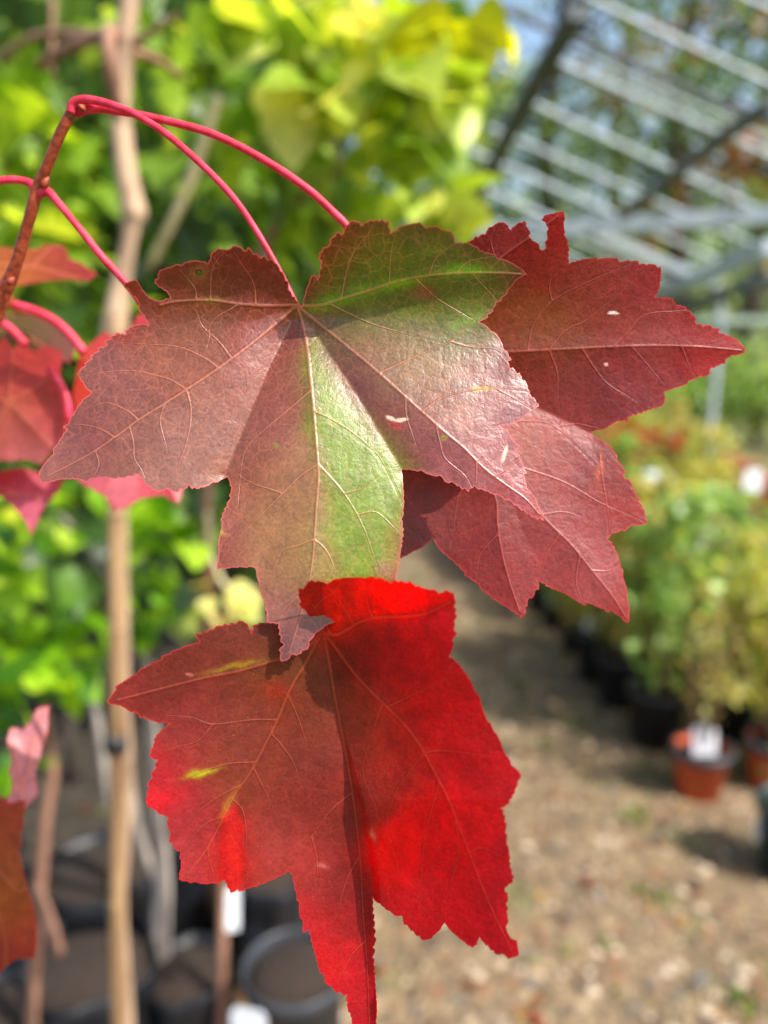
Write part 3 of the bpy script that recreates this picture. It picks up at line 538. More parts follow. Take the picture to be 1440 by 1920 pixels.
pig_light3 = [(a_, b_, r_*(.9 if a_ < 600 and b_ < 1560 else 1), g_, c_) for a_, b_, r_, g_, c_ in [(400,1220,128,38,20),(480,1240,132,60,28),(440,1200,130,44,26),(300,1280,126,38,24),(220,1310,150,38,34),(400,1300,146,46,38),(520,1290,148,40,18),(350,1350,156,44,42),(450,1340,146,54,38),(540,1250,126,62,22),(350,1420,162,48,42),(290,1500,206,12,34),(318,1480,202,20,38),(350,1500,190,34,44),
 (450,1450,156,58,38),(400,1470,156,60,36),(500,1400,146,50,34),(380,1550,172,42,48),(340,1640,178,50,54),(445,1590,190,18,14),(500,1580,160,62,56),(520,1500,152,44,34),(580,1400,146,44,34),(560,1350,136,48,24),(600,1300,126,58,38),(590,1500,156,42,34),(580,1620,166,48,46),(600,1720,188,28,38),(610,1800,204,12,24),(625,1250,110,46,22),  # last point darkened as the flap's cast shadow
 (650,1340,140,58,38),(650,1500,120,30,22),(720,1350,176,60,44),(735,1440,178,50,38),(760,1400,196,34,30),(660,1650,120,24,22),(670,1340,160,68,48),(680,1230,130,20,20),(720,1250,170,16,20),(720,1400,176,62,46),(690,1480,170,56,42),(760,1470,196,30,28),(800,1250,190,8,24),(740,1300,160,30,26),(790,1330,204,6,20),(850,1330,200,4,24),(790,1400,212,2,24),(900,1400,194,4,24),  # darkened midrib points paint the fold's shadow; centre right is lightened against shade
 (800,1520,226,6,18),(740,1600,240,4,14),(850,1600,214,8,28),(930,1650,192,8,34),(780,1700,220,30,44),(850,1720,212,14,36),(950,1770,202,12,38),(670,1700,150,14,18),(690,1850,186,12,36),(660,1850,180,10,26),(580,1110,190,24,16),(600,1150,182,40,20),(700,1110,226,16,10),(800,1120,226,8,14),(650,1135,190,40,16),(840,1180,200,4,28)]]  # point by the lower midrib still carries the fold's painted shadow
sp3 = [(378,1449,26,5,-14,(190,190,4),-.95),(368,1450,12,8,0,(176,170,6),-.8),(440,1250,50,5,-12,(170,140,10),-.7),(428,1508,6,30,30,(190,130,10),-.6),(520,1295,26,16,10,(160,40,10),-.7),(700,1565,4,10,-20,(200,160,120),-.5),(605,1625,12,4,10,(210,120,120),-.6),(355,1265,8,3,0,(210,120,110),.6),(300,1498,26,18,10,(222,12,34),-.7)]
def d3(x, y, dm, ds, e, V):
    mid = np.interp(y, [1180,1290,1450,1620,1780,1930,2100], [607,625,655,676,686,692,690])
    u = x-mid; v = y-1182
    r = np.where(u > 0, -.66*sp(u-2, 5), -.20*sp(-u-2, 6))
    r = r + .0012*np.clip(u-170, 0, 400)**2              # right half flattens again towards its rim
    xl = np.interp(y, [1280,1400,1500,1560,1650,1700], [618,650,675,690,706,708])
    r = r - 24/(1+np.exp(-(x-xl)/1.0)) * np.clip((y-1330)/170, 0, 1)**1.5
    # centre lobe: its right half turns hard towards the viewer
    r = r + .20*soft(sp(v, 20), 300)
    # upper right lobe: crease and flap bent forward over the bronze tip
    cy = np.interp(x, [560,605,640,665,700,750,800,850], [1190,1188,1187,1171,1158,1156,1150,1127])
    t = sp(cy-y, 6)
    r = r - .88*t*(x > 540) 
    # narrow fold in the lower left lobe
    fl = np.exp(-((x-438-(y-1590)*.12)/20.0)**2) * np.clip((y-1480)/60, 0, 1) * (y < 1700)
    r = r + 7*fl*np.sin((x-438)/14)
    r = r + .07*soft(dm, 50) + .05*soft(ds, 22)
    r = r + wobble(V, 60, 2.0, 29)[:,0] + wobble(V, 26, .3, 28)[:,0]
    r = r - .0004*np.clip(-u-150, 0, 400)**2*.5
    return .1696 + r*PXM
lf3 = leaf('leaf', o3, (605,1182), m3, s3, pig_light3, d3, M_leaf3, branch, 3.0, sp3, label='scarlet maple leaf hanging lowest, folded along its midrib', regions=[([(440,1500),(460,1560),(470,1650),(462,1668),(436,1674),(420,1640),(412,1540),(426,1512)], (196,14,12), 5, .85)])
tube('petiole', [tuple(P(a_, b_, c_)) for a_, b_, c_ in [(68,366,.2),(76,361,.199),(90,360,.1985),(110,381,.198),(150,430,.198),(190,480,.198),(237,532,.199),(300,620,.202),(400,780,.204),(500,980,.200),(570,1110,.190),(600,1165,.1765),(605,1184,.1695)]],
     [.0012,.0013,.0011,.00095,.0009,.0009,.0009,.0009,.0009,.0009,.0008,.0007,.0006], M_petiole, lf3, 16, 8, .03)

tube('twig', [tuple(P(a_, b_, c_)) for a_, b_, c_ in [(138,200,.1905),(132,213,.191),(110,258,.193),(88,312,.196),(70,356,.199),(62,385,.2),(48,435,.203),(32,490,.206),(14,535,.209),(6,552,.21),(-15,610,.213),(-45,720,.225)]],
     [.00105,.00118,.00125,.00128,.0015,.0014,.00142,.0015,.00185,.0018,.0020,.0024], M_twig, branch, 16, 6, .07)
tube('petiole', [tuple(P(a_, b_, c_)) for a_, b_, c_ in [(66,358,.199),(58,345,.1995),(42,339,.2),(20,337,.2),(-10,343,.2),(-70,380,.2),(-140,470,.2)]],
     [.0012,.00105,.00092,.0009,.0009,.0009,.0009], M_petiole, branch, 14, 6, .03)
def bud(px, py, D, s, dx=0, dy=-1):
    a_ = P(px, py, D); pts = [tuple(P(px+dx*t, py+dy*t, D-.0006)) for t in (0, s*.4, s*.8, s*1.2)]
    tube('bud', pts, [.0006, .0010, .0008, .0002], M_twig, branch, 10, 4)
bud(80, 350, .1975, 16, .6, -1); bud(150, 206, .1895, 12, .6, -.6); bud(14, 532, .206, 14, .8, -.7)

# ---- blurred maple leaves further back on the left
back = empty('maple_branch', tuple(P(-120., 700., .36)), 'out of focus branch of pink and red leaves at the left edge', 'maple branch')
def bgleaf(pts, D0, gx_, gy_, color_pts, label, mains=None, parent=back, base=None, curv=.0008):
    base = base or tuple(np.mean(pts, 0)); c0 = np.mean(pts, 0)
    mains = mains or [[base, tuple(c0*.5+np.array(p_)*.5), p_] for p_ in pts[::5]]
    def dd(x, y, dm, ds, e, V): return D0 + (gx_*(x-c0[0]) + gy_*(y-c0[1]) + curv*((x-c0[0])**2) + .25*soft(dm, 40) + wobble(V, 40, 3, 2)[:,0]) * D0/FPX
    return leaf('leaf', pts, base, mains, [], color_pts, dd, M_leafbg, parent, 7.0, (), 40, label)
bgleaf([(-180,700),(-90,690),(-60,630),(-20,662),(8,632),(24,655),(38,640),(60,658),(88,648),(118,660),(112,700),(122,728),(128,760),(150,800),(120,835),(100,840),(80,872),(50,862),(20,866),(0,862),(-60,900),(-100,860),(-170,850),(-130,780)], .285, -.2, .1,
       [(0,700,190,60,55),(60,700,176,40,38),(100,680,190,70,66),(30,760,190,110,80),(90,800,180,40,48),(20,830,188,80,80),(60,850,210,130,130),(-80,780,190,90,60)], 'blurred pinkish red leaf at left edge beside bronze leaf tip')
bgleaf([(-60,890),(0,884),(40,876),(90,892),(122,902),(102,930),(78,958),(60,1004),(44,972),(20,944),(0,928),(-40,940)], .30, .1, -.3,
       [(0,900,180,40,60),(60,920,200,90,110),(60,970,190,90,120),(-40,900,180,50,60)], 'small blurred pink leaf below the left edge leaf')
bgleaf([(150,662),(196,622),(230,640),(262,588),(300,600),(330,610),(400,650),(420,750),(400,850),(345,905),(335,945),(305,928),(262,935),(240,950),(215,957),(195,930),(150,905),(120,850),(150,800),(136,740)], .29, .15, -.2,
       [(170,700,186,50,36),(150,760,192,70,50),(140,830,196,60,66),(240,600,180,40,50),(220,930,206,110,126),(300,920,196,60,80),(180,920,190,80,100),(300,800,180,60,60)], 'blurred red leaf half hidden behind the bronze leaf')
bgleaf([(-90,490),(-40,470),(0,464),(40,470),(70,466),(100,458),(122,464),(130,486),(150,492),(182,514),(165,526),(120,522),(80,528),(40,534),(-40,545),(-90,540)], .30, .1, -1.0,
       [(0,490,160,84,24),(60,500,160,90,26),(110,475,150,44,30),(150,512,130,24,26),(-60,500,150,80,30)], 'blurred orange brown leaf seen almost edge on')
bgleaf([(-60,600),(0,585),(60,590),(110,610),(150,640),(130,680),(80,660),(20,640),(-40,650)], .33, .1, -.6,
       [(0,610,92,84,26),(80,620,90,70,30),(130,650,110,60,60)], 'dim olive leaf under the blurred pink stalks')
tube('stalk', [tuple(P(a_, b_, .27)) for a_, b_ in [(5,566),(35,574),(70,585),(105,604),(135,632),(158,662)]], [.0015]*6, M_petiole, back)
tube('stalk', [tuple(P(a_, b_, .27)) for a_, b_ in [(-30,580),(0,602),(25,622),(48,646)]], [.0014]*4, M_petiole, back)
tube('stalk', [tuple(P(a_, b_, .28)) for a_, b_ in [(92,690),(112,720),(126,752),(130,790)]], [.0014]*4, M_petiole, back)
tube('twig', [tuple(P(a_, b_, c_)) for a_, b_, c_ in [(10,560,.265),(-40,600,.28),(-120,700,.33),(-180,900,.36)]], [.0028,.003,.0035,.004], M_twig, back)
low = empty('maple_branch', tuple(P(-120., 1500., .31)), 'out of focus lilac and rust coloured leaves at lower left edge', 'maple branch')
bgleaf([(92,1322),(70,1328),(56,1352),(46,1366),(20,1364),(12,1392),(22,1420),(18,1450),(24,1478),(14,1500),(12,1520),(50,1514),(72,1488),(66,1450),(78,1410),(90,1370)], .27, .3, -.3,
       [(70,1350,200,128,140),(40,1400,198,126,134),(40,1450,190,110,110),(40,1500,206,140,156)], 'folded lilac pink leaf lobe', parent=low, base=(40,1500))
bgleaf([(-80,1520),(0,1508),(48,1500),(42,1550),(36,1600),(50,1660),(66,1710),(70,1760),(66,1796),(30,1798),(8,1815),(-10,1836),(-60,1780),(-110,1700),(-80,1600)], .265, -.2, .25,
       [(10,1540,160,70,48),(20,1620,160,80,44),(10,1700,170,100,40),(50,1740,165,50,44),(0,1790,150,50,36),(-50,1650,160,80,40)], 'rust and orange leaf', parent=low, base=(-60,1560))
tube('twig', [tuple(P(a_, b_, .29)) for a_, b_ in [(40,1512),(-10,1500),(-80,1510),(-180,1500)]], [.0012,.0016,.002,.002], M_twig, low)

# ================================================================== YOUNG TREES, CANES ON THE LEFT
def leaf_template(kind):
    # rows of (y, halfwidth); folded along the midrib and drooping
    if kind == 'heart': rows = [(0,.05),(.03,.34),(.18,.50),(.40,.48),(.62,.36),(.82,.17),(1,.0)]
    elif kind == 'oval': rows = [(0,.03),(.12,.16),(.3,.25),(.5,.27),(.7,.21),(.87,.1),(1,.0)]
    elif kind == 'lobed': rows = [(0,.04),(.1,.46),(.22,.28),(.34,.58),(.52,.24),(.68,.30),(1,.0)]
    else: rows = [(0,.06),(.35,.32),(.7,.24),(1,.0)]
    V = []
    for y, w_ in rows:
        z = -.22*y*y
        V += [(-w_, y, z + .22*w_), (0, y, z), (w_, y, z + .22*w_)]
    F = []
    for i in range(len(rows)-1):
        a_ = 3*i; F += [[a_, a_+1, a_+4, a_+3], [a_+1, a_+2, a_+5, a_+4]]
    return np.array(V), np.array(F)
TPL = {k: leaf_template(k) for k in ('heart', 'oval', 'lobed', 'small')}
def rot_rand(n, droop=.5, rng=RNG):
    yaw = rng.random(n)*2*math.pi; pitch = rng.normal(-droop, .45, n); roll = rng.normal(0, .5, n)
    cy_, sy_ = np.cos(yaw), np.sin(yaw); cp, sp_ = np.cos(pitch), np.sin(pitch); cr, sr = np.cos(roll), np.sin(roll)
    Z = np.zeros(n); O = np.ones(n)
    Rz = np.array([[cy_, -sy_, Z],[sy_, cy_, Z],[Z, Z, O]]).transpose(2,0,1)
    Rx = np.array([[O, Z, Z],[Z, cp, -sp_],[Z, sp_, cp]]).transpose(2,0,1)
    Ry = np.array([[cr, Z, sr],[Z, O, Z],[-sr, Z, cr]]).transpose(2,0,1)
    return Rz @ Rx @ Ry
def leaves_arrays(centers, sizes, cols, kind='heart', droop=.5, rng=RNG):
    T, F = TPL[kind]; n = len(centers); Rm = rot_rand(n, droop, rng)
    V = np.einsum('nij,kj->nki', Rm, T) * sizes[:,None,None] + centers[:,None,:]
    FF = (F[None] + (np.arange(n)*len(T))[:,None,None]).reshape(-1, 4)
    C = np.repeat(cols[:,None,:], len(T), 1).reshape(-1, 3)
    return V.reshape(-1, 3), FF, C
def crown(name, blobs, kind, mat, parent, droop=.5, rng=RNG):
    """blobs: (center xyz, radii xyz, count, size, list of sRGB)"""
    cs_, ss, cc = [], [], []
    for c0, r0, n, s, pal in blobs:
        d = rng.normal(0, 1, (n, 3)); d /= np.linalg.norm(d, axis=1)[:,None]
        d *= (rng.random(n)**.45)[:,None]; cs_.append(np.array(c0) + d*np.array(r0))
        ss.append(s*(.65 + .6*rng.random(n))); pl = lin(pal); cc.append(pl[rng.integers(len(pl), size=n)] * (.8+.4*rng.random(n))[:,None])
    V, F, C = leaves_arrays(np.vstack(cs_), np.concatenate(ss), np.vstack(cc), kind, droop, rng)
    return mesh_obj(name, V, F, mat, parent, cols=C)
def blob_px(px, py, D, rx, ry, rd, n, s, pal):
    c = P(float(px), float(py), float(D)); return (c, (rx/FPX*D, rd, ry/FPX*D), n, s, pal)
YEL = [(164,184,64),(186,202,86),(148,176,58),(196,204,110),(128,160,50)]
LIME = [(124,160,34),(150,182,44),(100,140,28),(172,196,66)]
GRN = [(92,122,46),(114,146,50),(70,102,42),(144,170,66),(58,86,40)]
DGRN = [(42,70,40),(56,88,42),(70,102,46),(50,78,54)]  # dark greens, lightened in colour to lift the shade between leaves

def stems(px_pts, Y, r0, r1):
    pts = [Py(a_, b_, Y) for a_, b_ in px_pts]
    base = pts[0].copy(); base[2] = 0.0
    if pts[0][2] > .02: pts = [base] + pts
    return pts, list(np.linspace(r0, r1, len(pts)))

# tree A : pale trunk with a swollen pruning knob and its green crown
YA = 1.0
tA = empty('young_tree', (Py(235,1900,YA)[0], YA, 0), 'young green tree whose pale trunk has a swollen knob beside the red stalks', 'tree')
pp = [Py(a_, b_, YA) for a_, b_ in [(250,2250),(240,1920),(226,1700),(238,1500),(230,1250),(222,950),(212,700),(214,620),(226,540),(238,470),(246,420),(250,398),(246,375),(238,330),(229,260),(226,200),(233,100),(242,0),(250,-120),(255,-300)]]
pp[0][2] = 0
rr = np.array([17,16,15,15,16,20,24,27,22,17,21,28,25,23,22,21,20,20,16,8]) / FPX * .84
tube('trunk', pp, rr, M_bark, tA, 16, 6, .06)
brs = [([Py(232,60,YA), Py(150,80,1.05), Py(60,130,1.1), Py(-60,200,1.15)], [.009,.008,.006,.004]), ([Py(232,75,YA), Py(205,60,.97), Py(205,110,.96), Py(222,210,.99)], [.006,.008,.008,.008]),
       ([Py(240,90,YA), Py(300,50,.98), Py(330,30,.95)], [.005,.004,.002]), ([Py(238,95,YA), Py(290,110,1.05), Py(350,150,1.1)], [.006,.005,.003]), ([Py(0,110,1.2), Py(60,70,1.15), Py(140,62,1.1), Py(230,70,1.02)], [.006,.005,.005,.005]),
       ([Py(100,0,1.2),Py(98,60,1.2),Py(96,150,1.2)],[.004,.004,.003])]
each_tube('branch', brs, M_bark_red, tA)
crown('crown', [blob_px(60,80,1.25,190,150,.15,70,.065,GRN), blob_px(60,330,1.15,170,170,.12,60,.070,LIME), blob_px(150,560,1.2,170,110,.12,36,.065,LIME+GRN),
    blob_px(330,120,1.25,150,150,.15,60,.07,GRN+LIME), blob_px(340,350,1.3,120,120,.14,34,.07,GRN), blob_px(60,200,1.0,60,60,.05,6,.06,LIME), blob_px(100,440,1.0,130,50,.06,10,.065,LIME), blob_px(430,230,1.1,60,50,.05,7,.075,LIME)], 'lobed', M_fol, tA)

# bamboo cane tied to it
cb = empty('bamboo_cane', (Py(215,1500,.93)[0], .93, 0), 'tan bamboo cane tied upright beside the knobbed trunk', 'cane')
cx = [Py(a_, b_, .93) for a_, b_ in [(232,2300),(222,1900),(219,1400),(217,1000),(216,800),(218,590)]]; cx[0][2] = 0
tube('cane', cx, [.0104,.0102,.0098,.0096,.0094,.0090], M_cane, cb, 18, 5, .02)
for py in (1180, 1450, 960, 720, 1690):
    q = Py(218, py, .93); V, F = lathe_arrays([(.0092,-.006),(.0112,-.002),(.0112,.002),(.0092,.006)], q, 24)
    mesh_obj('node', V, F, M_cane, cb)
q = Py(217, 1392, .93); V, F = lathe_arrays([(.0105,-.012),(.0140,-.010),(.0146,0),(.0140,.010),(.0105,.012)], q, 24, .04)
tag(mesh_obj('tree_tie', V, F, M_black), 'black rubber tie round the tan bamboo cane', 'tie')

# tree B : yellow-lime crown top centre
YB = 1.25
tB = empty('young_tree', (Py(415,1900,YB)[0], YB, 0), 'young tree with glowing yellow lime leaves above the bronze leaf', 'tree')
pp = [Py(a_, b_, YB) for a_, b_ in [(416,2150),(414,1920),(417,1660),(405,1300),(388,950),(430,640),(520,420),(640,320),(715,250),(752,180),(790,90),(815,0),(830,-120)]]; pp[0][2] = 0
tube('trunk', pp, np.array([13,13,12,11,11,10,9,8.5,8,7.5,7,6,3])/FPX*1.2, M_bark_red, tB, 12, 5, .06)
each_tube('branch', [([Py(752,180,YB), Py(700,60,1.2), Py(690,-60,1.2)], [.005,.004,.002]), ([Py(640,320,YB), Py(600,200,1.2), Py(560,80,1.15)], [.005,.004,.002]), ([Py(715,250,YB), Py(800,300,1.2), Py(880,350,1.15)], [.005,.003,.002]),
                 ([Py(410,180,1.1), Py(375,290,1.1), Py(330,400,1.12), Py(280,500,1.15)], [.006,.007,.0065,.006]), ([Py(388,950,YB), Py(400,1050,1.2), Py(450,1150,1.15)], [.004,.003,.002])], M_palebark, tB)
crown('crown', [blob_px(640,40,1.05,170,90,.08,34,.068,YEL+LIME), blob_px(620,180,1.05,150,90,.08,36,.064,YEL), blob_px(760,130,1.0,110,120,.08,30,.068,YEL+LIME), blob_px(850,60,.95,80,60,.04,9,.07,[(160,176,30),(180,190,30)]),
    blob_px(850,190,.95,60,50,.04,8,.06,YEL), blob_px(750,270,.98,70,60,.05,12,.07,LIME), blob_px(820,380,.95,90,50,.05,15,.055,YEL), blob_px(600,330,1.15,120,110,.08,18,.06,LIME+GRN), blob_px(450,20,.95,80,25,.03,7,.06,YEL),
    blob_px(560,430,1.2,90,60,.05,10,.05,LIME+YEL), blob_px(700,400,1.15,80,40,.05,8,.05,YEL), blob_px(420,1120,1.25,80,50,.04,13,.04,[(206,206,120),(214,208,140),(180,190,90),(224,218,170)]), blob_px(520,300,1.2,90,120,.08,14,.065,LIME)], 'heart', M_fol, tB)

# tree C : grey forked trunk, low bright green leaves
YC = 1.35
tC = empty('young_tree', (Py(300,1900,YC)[0], YC, 0), 'grey forked sapling trunk standing right of the bamboo cane', 'tree')
pp = [Py(a_, b_, YC) for a_, b_ in [(300,2120),(303,1900),(300,1760),(305,1650),(292,1520),(285,1400),(275,1250),(262,1100),(255,1000),(260,900)]]; pp[0][2] = 0
tube('trunk', pp, np.array([20,19,21,18,16,15,12,11,9,7])/FPX*1.4, M_bark_grey, tC, 14, 5, .1)
each_tube('branch', [([Py(296,1650,YC), Py(268,1590,1.33), Py(248,1500,1.3), Py(235,1400,1.3)], [.010,.009,.008,.007]), ([Py(275,1250,YC), Py(180,1050,1.3), Py(100,950,1.3)],[.006,.005,.003])], M_bark_grey, tC)
BRT = [(122,170,20),(146,192,28),(100,148,20),(164,204,44),(70,118,20)]
crown('crown', [blob_px(60,1020,1.05,110,90,.06,18,.055,BRT+YEL[:2]), blob_px(90,1200,1.15,120,110,.08,30,.052,BRT), blob_px(300,980,1.2,90,60,.07,14,.058,BRT), blob_px(260,1120,1.25,110,90,.08,16,.048,BRT),
    blob_px(60,1290,1.05,70,50,.05,10,.055,BRT), blob_px(160,1080,1.4,200,170,.14,60,.06,GRN), blob_px(410,960,1.5,80,90,.1,18,.06,GRN), blob_px(20,1400,1.1,50,70,.05,7,.06,BRT), blob_px(170,900,1.3,200,60,.1,24,.06,GRN+BRT)], 'heart', M_fol, tC)

# tree D/E : thin stems at the far left
tD = empty('young_tree', (Py(80,1900,1.15)[0], 1.15, 0), 'thin brown sapling stem rising behind the lilac leaf at far left', 'tree')
pp = [Py(a_, b_, 1.15) for a_, b_ in [(58,2200),(60,1900),(72,1700),(82,1560),(98,1450),(88,1380),(80,1300),(60,1200)]]; pp[0][2] = 0
tube('trunk', pp, np.array([13,13,13,12,11,10,8,6])/FPX*1.2, M_bark_red, tD, 12, 5, .1)
each_tube('branch', [([Py(62,1650,1.15), Py(90,1720,1.12), Py(112,1790,1.1)], [.008,.009,.008])], M_bark_red, tD)
crown('crown', [blob_px(-40,1150,1.3,100,200,.1,30,.06,GRN+BRT), blob_px(20,860,1.3,90,60,.1,12,.06,GRN)], 'heart', M_fol, tD)
tE = empty('bamboo_cane', (Py(180,1800,1.6)[0], 1.6, 0), 'thin dark cane leaning in the shade left of the tan cane', 'cane')
pp = [Py(a_, b_, 1.6) for a_, b_ in [(230,1990),(215,1600),(190,1400),(165,1250),(140,1120)]]; pp[0][2] = 0
tube('cane', pp, [.010,.010,.009,.008,.007], M_bark_grey, tE, 10, 4)

# dark hedge-like young trees behind, which close the view on the left
bgi = 0
for (px, Y, h_, seed) in [(-150,2.6,2.6,1),(60,2.3,2.7,2),(250,2.9,2.6,3),(420,2.5,2.5,4),(560,3.2,2.6,5),(700,3.8,2.4,6),(140,3.6,3.2,7),(420,4.4,3.6,8),(-60,4.2,3.6,9)]:
    X = Py(px, 700, Y)[0]; g_ = np.random.default_rng(100+seed)
    lab = ['dark leafy tree at the far left edge behind the saplings', 'dark leafy tree behind the red stalks', 'shaded tree behind the knobbed trunk', 'shaded green tree behind the pale twig', 'dim tree behind the yellow lime leaves', 'thin green tree nearest the path on its left side',
           'tall shaded tree farther behind the bamboo cane', 'tallest dark tree behind the yellow lime leaves', 'tall dark tree farther back at left edge'][bgi]; bgi += 1
    t = empty('nursery_tree', (X, Y, 0), lab, 'tree', 'shaded nursery trees behind the saplings')
    tube('trunk', [(X,Y,0),(X+.03,Y,.6),(X-.02,Y+.02,1.2),(X+.02,Y,h_*.8)], [.018,.016,.013,.006], M_bark_dark, t, 8, 4)
    tubes('branch', [([(X,Y,z_),(X+g_.normal(0,.12),Y+g_.normal(0,.12),z_+.18),(X+g_.normal(0,.25),Y+g_.normal(0,.2),z_+.32)], [.008,.005,.002]) for z_ in np.linspace(.8, h_*.75, 7)], M_bark_dark, t, 6, 3)
    crown('crown', [((X,Y,h_*.62),(.42,.35,h_*.38),900 if px < 500 else 520,.075,DGRN+GRN[:3]+[(96,140,40)]), ((X,Y,h_*.35),(.34,.3,.35),240,.07,DGRN+GRN[:2])], 'heart', M_fol, t, rng=g_)

# ================================================================== POTS, BAGS, LABELS
def pot(X, Y, r, h, mat, label, group='plant pots on the ground', rim=True, soil=True, wob=0.0, name='plant_pot', wf=3):
    t = empty(name, (X, Y, 0), label, 'pot', group)
    prof = [(r*.02,.006),(r*.76,.004),(r*.80,.03),(r*.97,h-.03)] + ([(r*1.05,h-.028),(r*1.07,h),(r*1.02,h+.003),(r*.98,h-.004),(r*.93,h-.04)] if rim else [(r,h),(r*.97,h+.002),(r*.93,h-.03)])
    if wob:
        k = 9; prof = [(r*.02,.006),(r*.9,.004)] + [(r*(1+.04*math.sin(i*1.7)), h*i/k) for i in range(1, k)] + [(r*1.02,h),(r*.98,h+.004),(r*.94,h-.03)]
    lathe('shell', prof, (X, Y, 0), mat, t, 48, wob, wf)
    if soil: lathe('soil', [(r*.945,h-.03),(r*.8,h-.008),(r*.4,h+.004),(r*.02,h+.008)], (X, Y, 0), M_soil, t, 32, .02, cap='end')
    return t
q = Pz(553, 1846, .27); potA = pot(q[0], q[1]+.01, .088, .30, M_grey, 'grey pot of dark soil at the bottom beside the red leaf tip', wob=0)
for (px, py, z, r, h_, lab) in [(185,1640,.30,.12,.32,'crumpled black bag pot right behind the bamboo cane foot'),(40,1720,.24,.12,.28,'black bag pot at the lower left edge'),(330,1560,.26,.10,.28,'black bag pot behind the grey forked trunk'),
        (500,1650,.22,.09,.25,'black pot behind the stem with the white tag'),(170,1850,.20,.12,.26,'nearest black bag pot at the bottom left'),(20,1930,.20,.10,.24,'black pot in the bottom left corner'),(355,1850,.18,.085,.22,'small black pot between the two bottom stems')]:
    q = Pz(px, py, z); pot(q[0], q[1], r, h_, M_blackbag, lab, wob=.07, name='grow_bag', wf=4, rim=False)

def plant_label(q, w_, h_, label, yaw=0, lean=0, stake=.0, rnd=False, group='white plant labels'):
    t = empty('plant_label', tuple(q), label, 'plant label', group)
    c, s = math.cos(yaw), math.sin(yaw)
    prof = [(-.5,0),(.5,0),(.5,.82),(.36,1),(-.36,1),(-.5,.82)]
    if rnd: prof = [(.5*math.cos(a_), .5+.5*math.sin(a_)) for a_ in np.linspace(-math.pi/2, 1.5*math.pi, 20, endpoint=False)]
    V = []; n = len(prof)
    for d in (-.0006, .0006):
        for x, z in prof: V.append((q[0]+c*x*w_ + lean*z*h_ - s*d, q[1]+s*x*w_+c*d, q[2]+stake+z*h_))
    F = [list(range(n))[::-1], [n+i for i in range(n)]] + [[i, (i+1) % n, n+(i+1) % n, n+i] for i in range(n)]
    mesh_obj('tag', V, F, M_label, t, smooth=False)
    if stake:
        V, F = bar((q[0], q[1]+.002, q[2]-.03), (q[0]+lean*.01, q[1]+.002, q[2]+stake+.01), .011, .0015)
        mesh_obj('stake', V, F, M_label, t, smooth=False)
    return t
q = Py(436,1745,1.2); plant_label(q, .022, .085, 'white tag hanging on the reddish stem near the bottom', 0.2, .05)
q = Py(468,1960,.95); plant_label(q, .052, .06, 'large white label at the bottom edge in front of the grey pot', -.2, .0)

# ---- right-hand rows of potted shrubs
RX0, RY0, RDX = .956, 2.28, -.118
PALS = {'yellow': [(176,186,84),(196,200,108),(152,172,66),(190,180,110),(116,134,54)], 'green': [(120,154,74),(140,174,88),(160,188,104),(90,124,58)], 'olive': [(172,172,92),(150,158,76),(180,166,110),(112,124,62)], 'red': [(150,60,36),(176,80,44),(120,110,60),(140,150,80)]}
def shrub(name, X, Y, H, r, pal, pr, ph, pmat, label, group, n=420, seed=0, ls=.05, low=.0):
    g_ = np.random.default_rng(seed)
    t = empty(name, (X, Y, 0), label, 'potted shrub', group)
    prof = [(pr*.02,.004),(pr*.78,.002),(pr*.96,ph-.025),(pr*1.05,ph-.024),(pr*1.06,ph),(pr*.97,ph),(pr*.93,ph-.03)]
    lathe('pot', prof, (X, Y, 0), pmat, t, 28)
    lathe('soil', [(pr*.94,ph-.028),(pr*.5,ph-.022),(pr*.02,ph-.02)], (X, Y, 0), M_soil, t, 20, cap='end')
    if pmat is M_terra: lathe('rim', [(pr*1.07,ph-.022),(pr*1.12,ph-.018),(pr*1.13,ph+.004),(pr*.99,ph+.005),(pr*.97,ph-.03)], (X, Y, 0), M_grey, t, 32)
    st = []
    for k in range(7):
        a_ = k*.9+g_.random(); sx, sy = math.cos(a_), math.sin(a_); hh = H*(.7+.28*g_.random())
        st.append(([(X+sx*.01,Y+sy*.01,ph-.03),(X+sx*r*.3,Y+sy*r*.3,ph+(hh-ph)*.4),(X+sx*r*.55,Y+sy*r*.55,hh)], [.0045,.0035,.0015]))
    tubes('stems', st, M_twigs, t, 5, 3)
    zc = (ph+H)/2 + low; bl = [((X,Y,zc),(r,r,(H-ph)*.5),n,ls,pal)]
    for k in range(5):
        a_ = g_.random()*6.28; bl.append(((X+math.cos(a_)*r*.6,Y+math.sin(a_)*r*.6,ph+(H-ph)*(.35+.65*g_.random())),(r*.4,r*.4,r*.35),n//8,ls,pal))
    crown('foliage', bl, 'oval', M_fol, t, .3, g_)
    return t
protos = {}
GR = 'potted shrubs in the rows beside the path'
def rowpos(i, j): y = RY0 + .27*i + .02*((i*7+j*5) % 3); return RX0 + RDX*(y-RY0) + .02*((i*3+j) % 3) + .27*j, y + .05*(j % 2)
kinds = ['yellow', 'olive', 'yellow', 'green']
def place(kind, X, Y, rz, label, scale=1.0):
    if kind not in protos:
        protos[kind] = shrub('potted_shrub', X, Y, .86, .17, PALS[kind], .095, .2, M_black, label, GR, seed=hash(kind) % 97 if False else len(protos)+3)
        return protos[kind]
    o = copy_tree(protos[kind]); o.location = (X, Y, 0); o.rotation_euler = (0, 0, rz); o.scale = (scale, scale, scale); o['label'] = label; return o
ordn = ['first', 'second', 'third', 'fourth', 'fifth', 'sixth', 'seventh', 'eighth', 'ninth', 'tenth', 'eleventh', 'twelfth', 'thirteenth', 'fourteenth', 'fifteenth', 'sixteenth', 'seventeenth', 'eighteenth', 'nineteenth', 'twentieth']
seen = {}
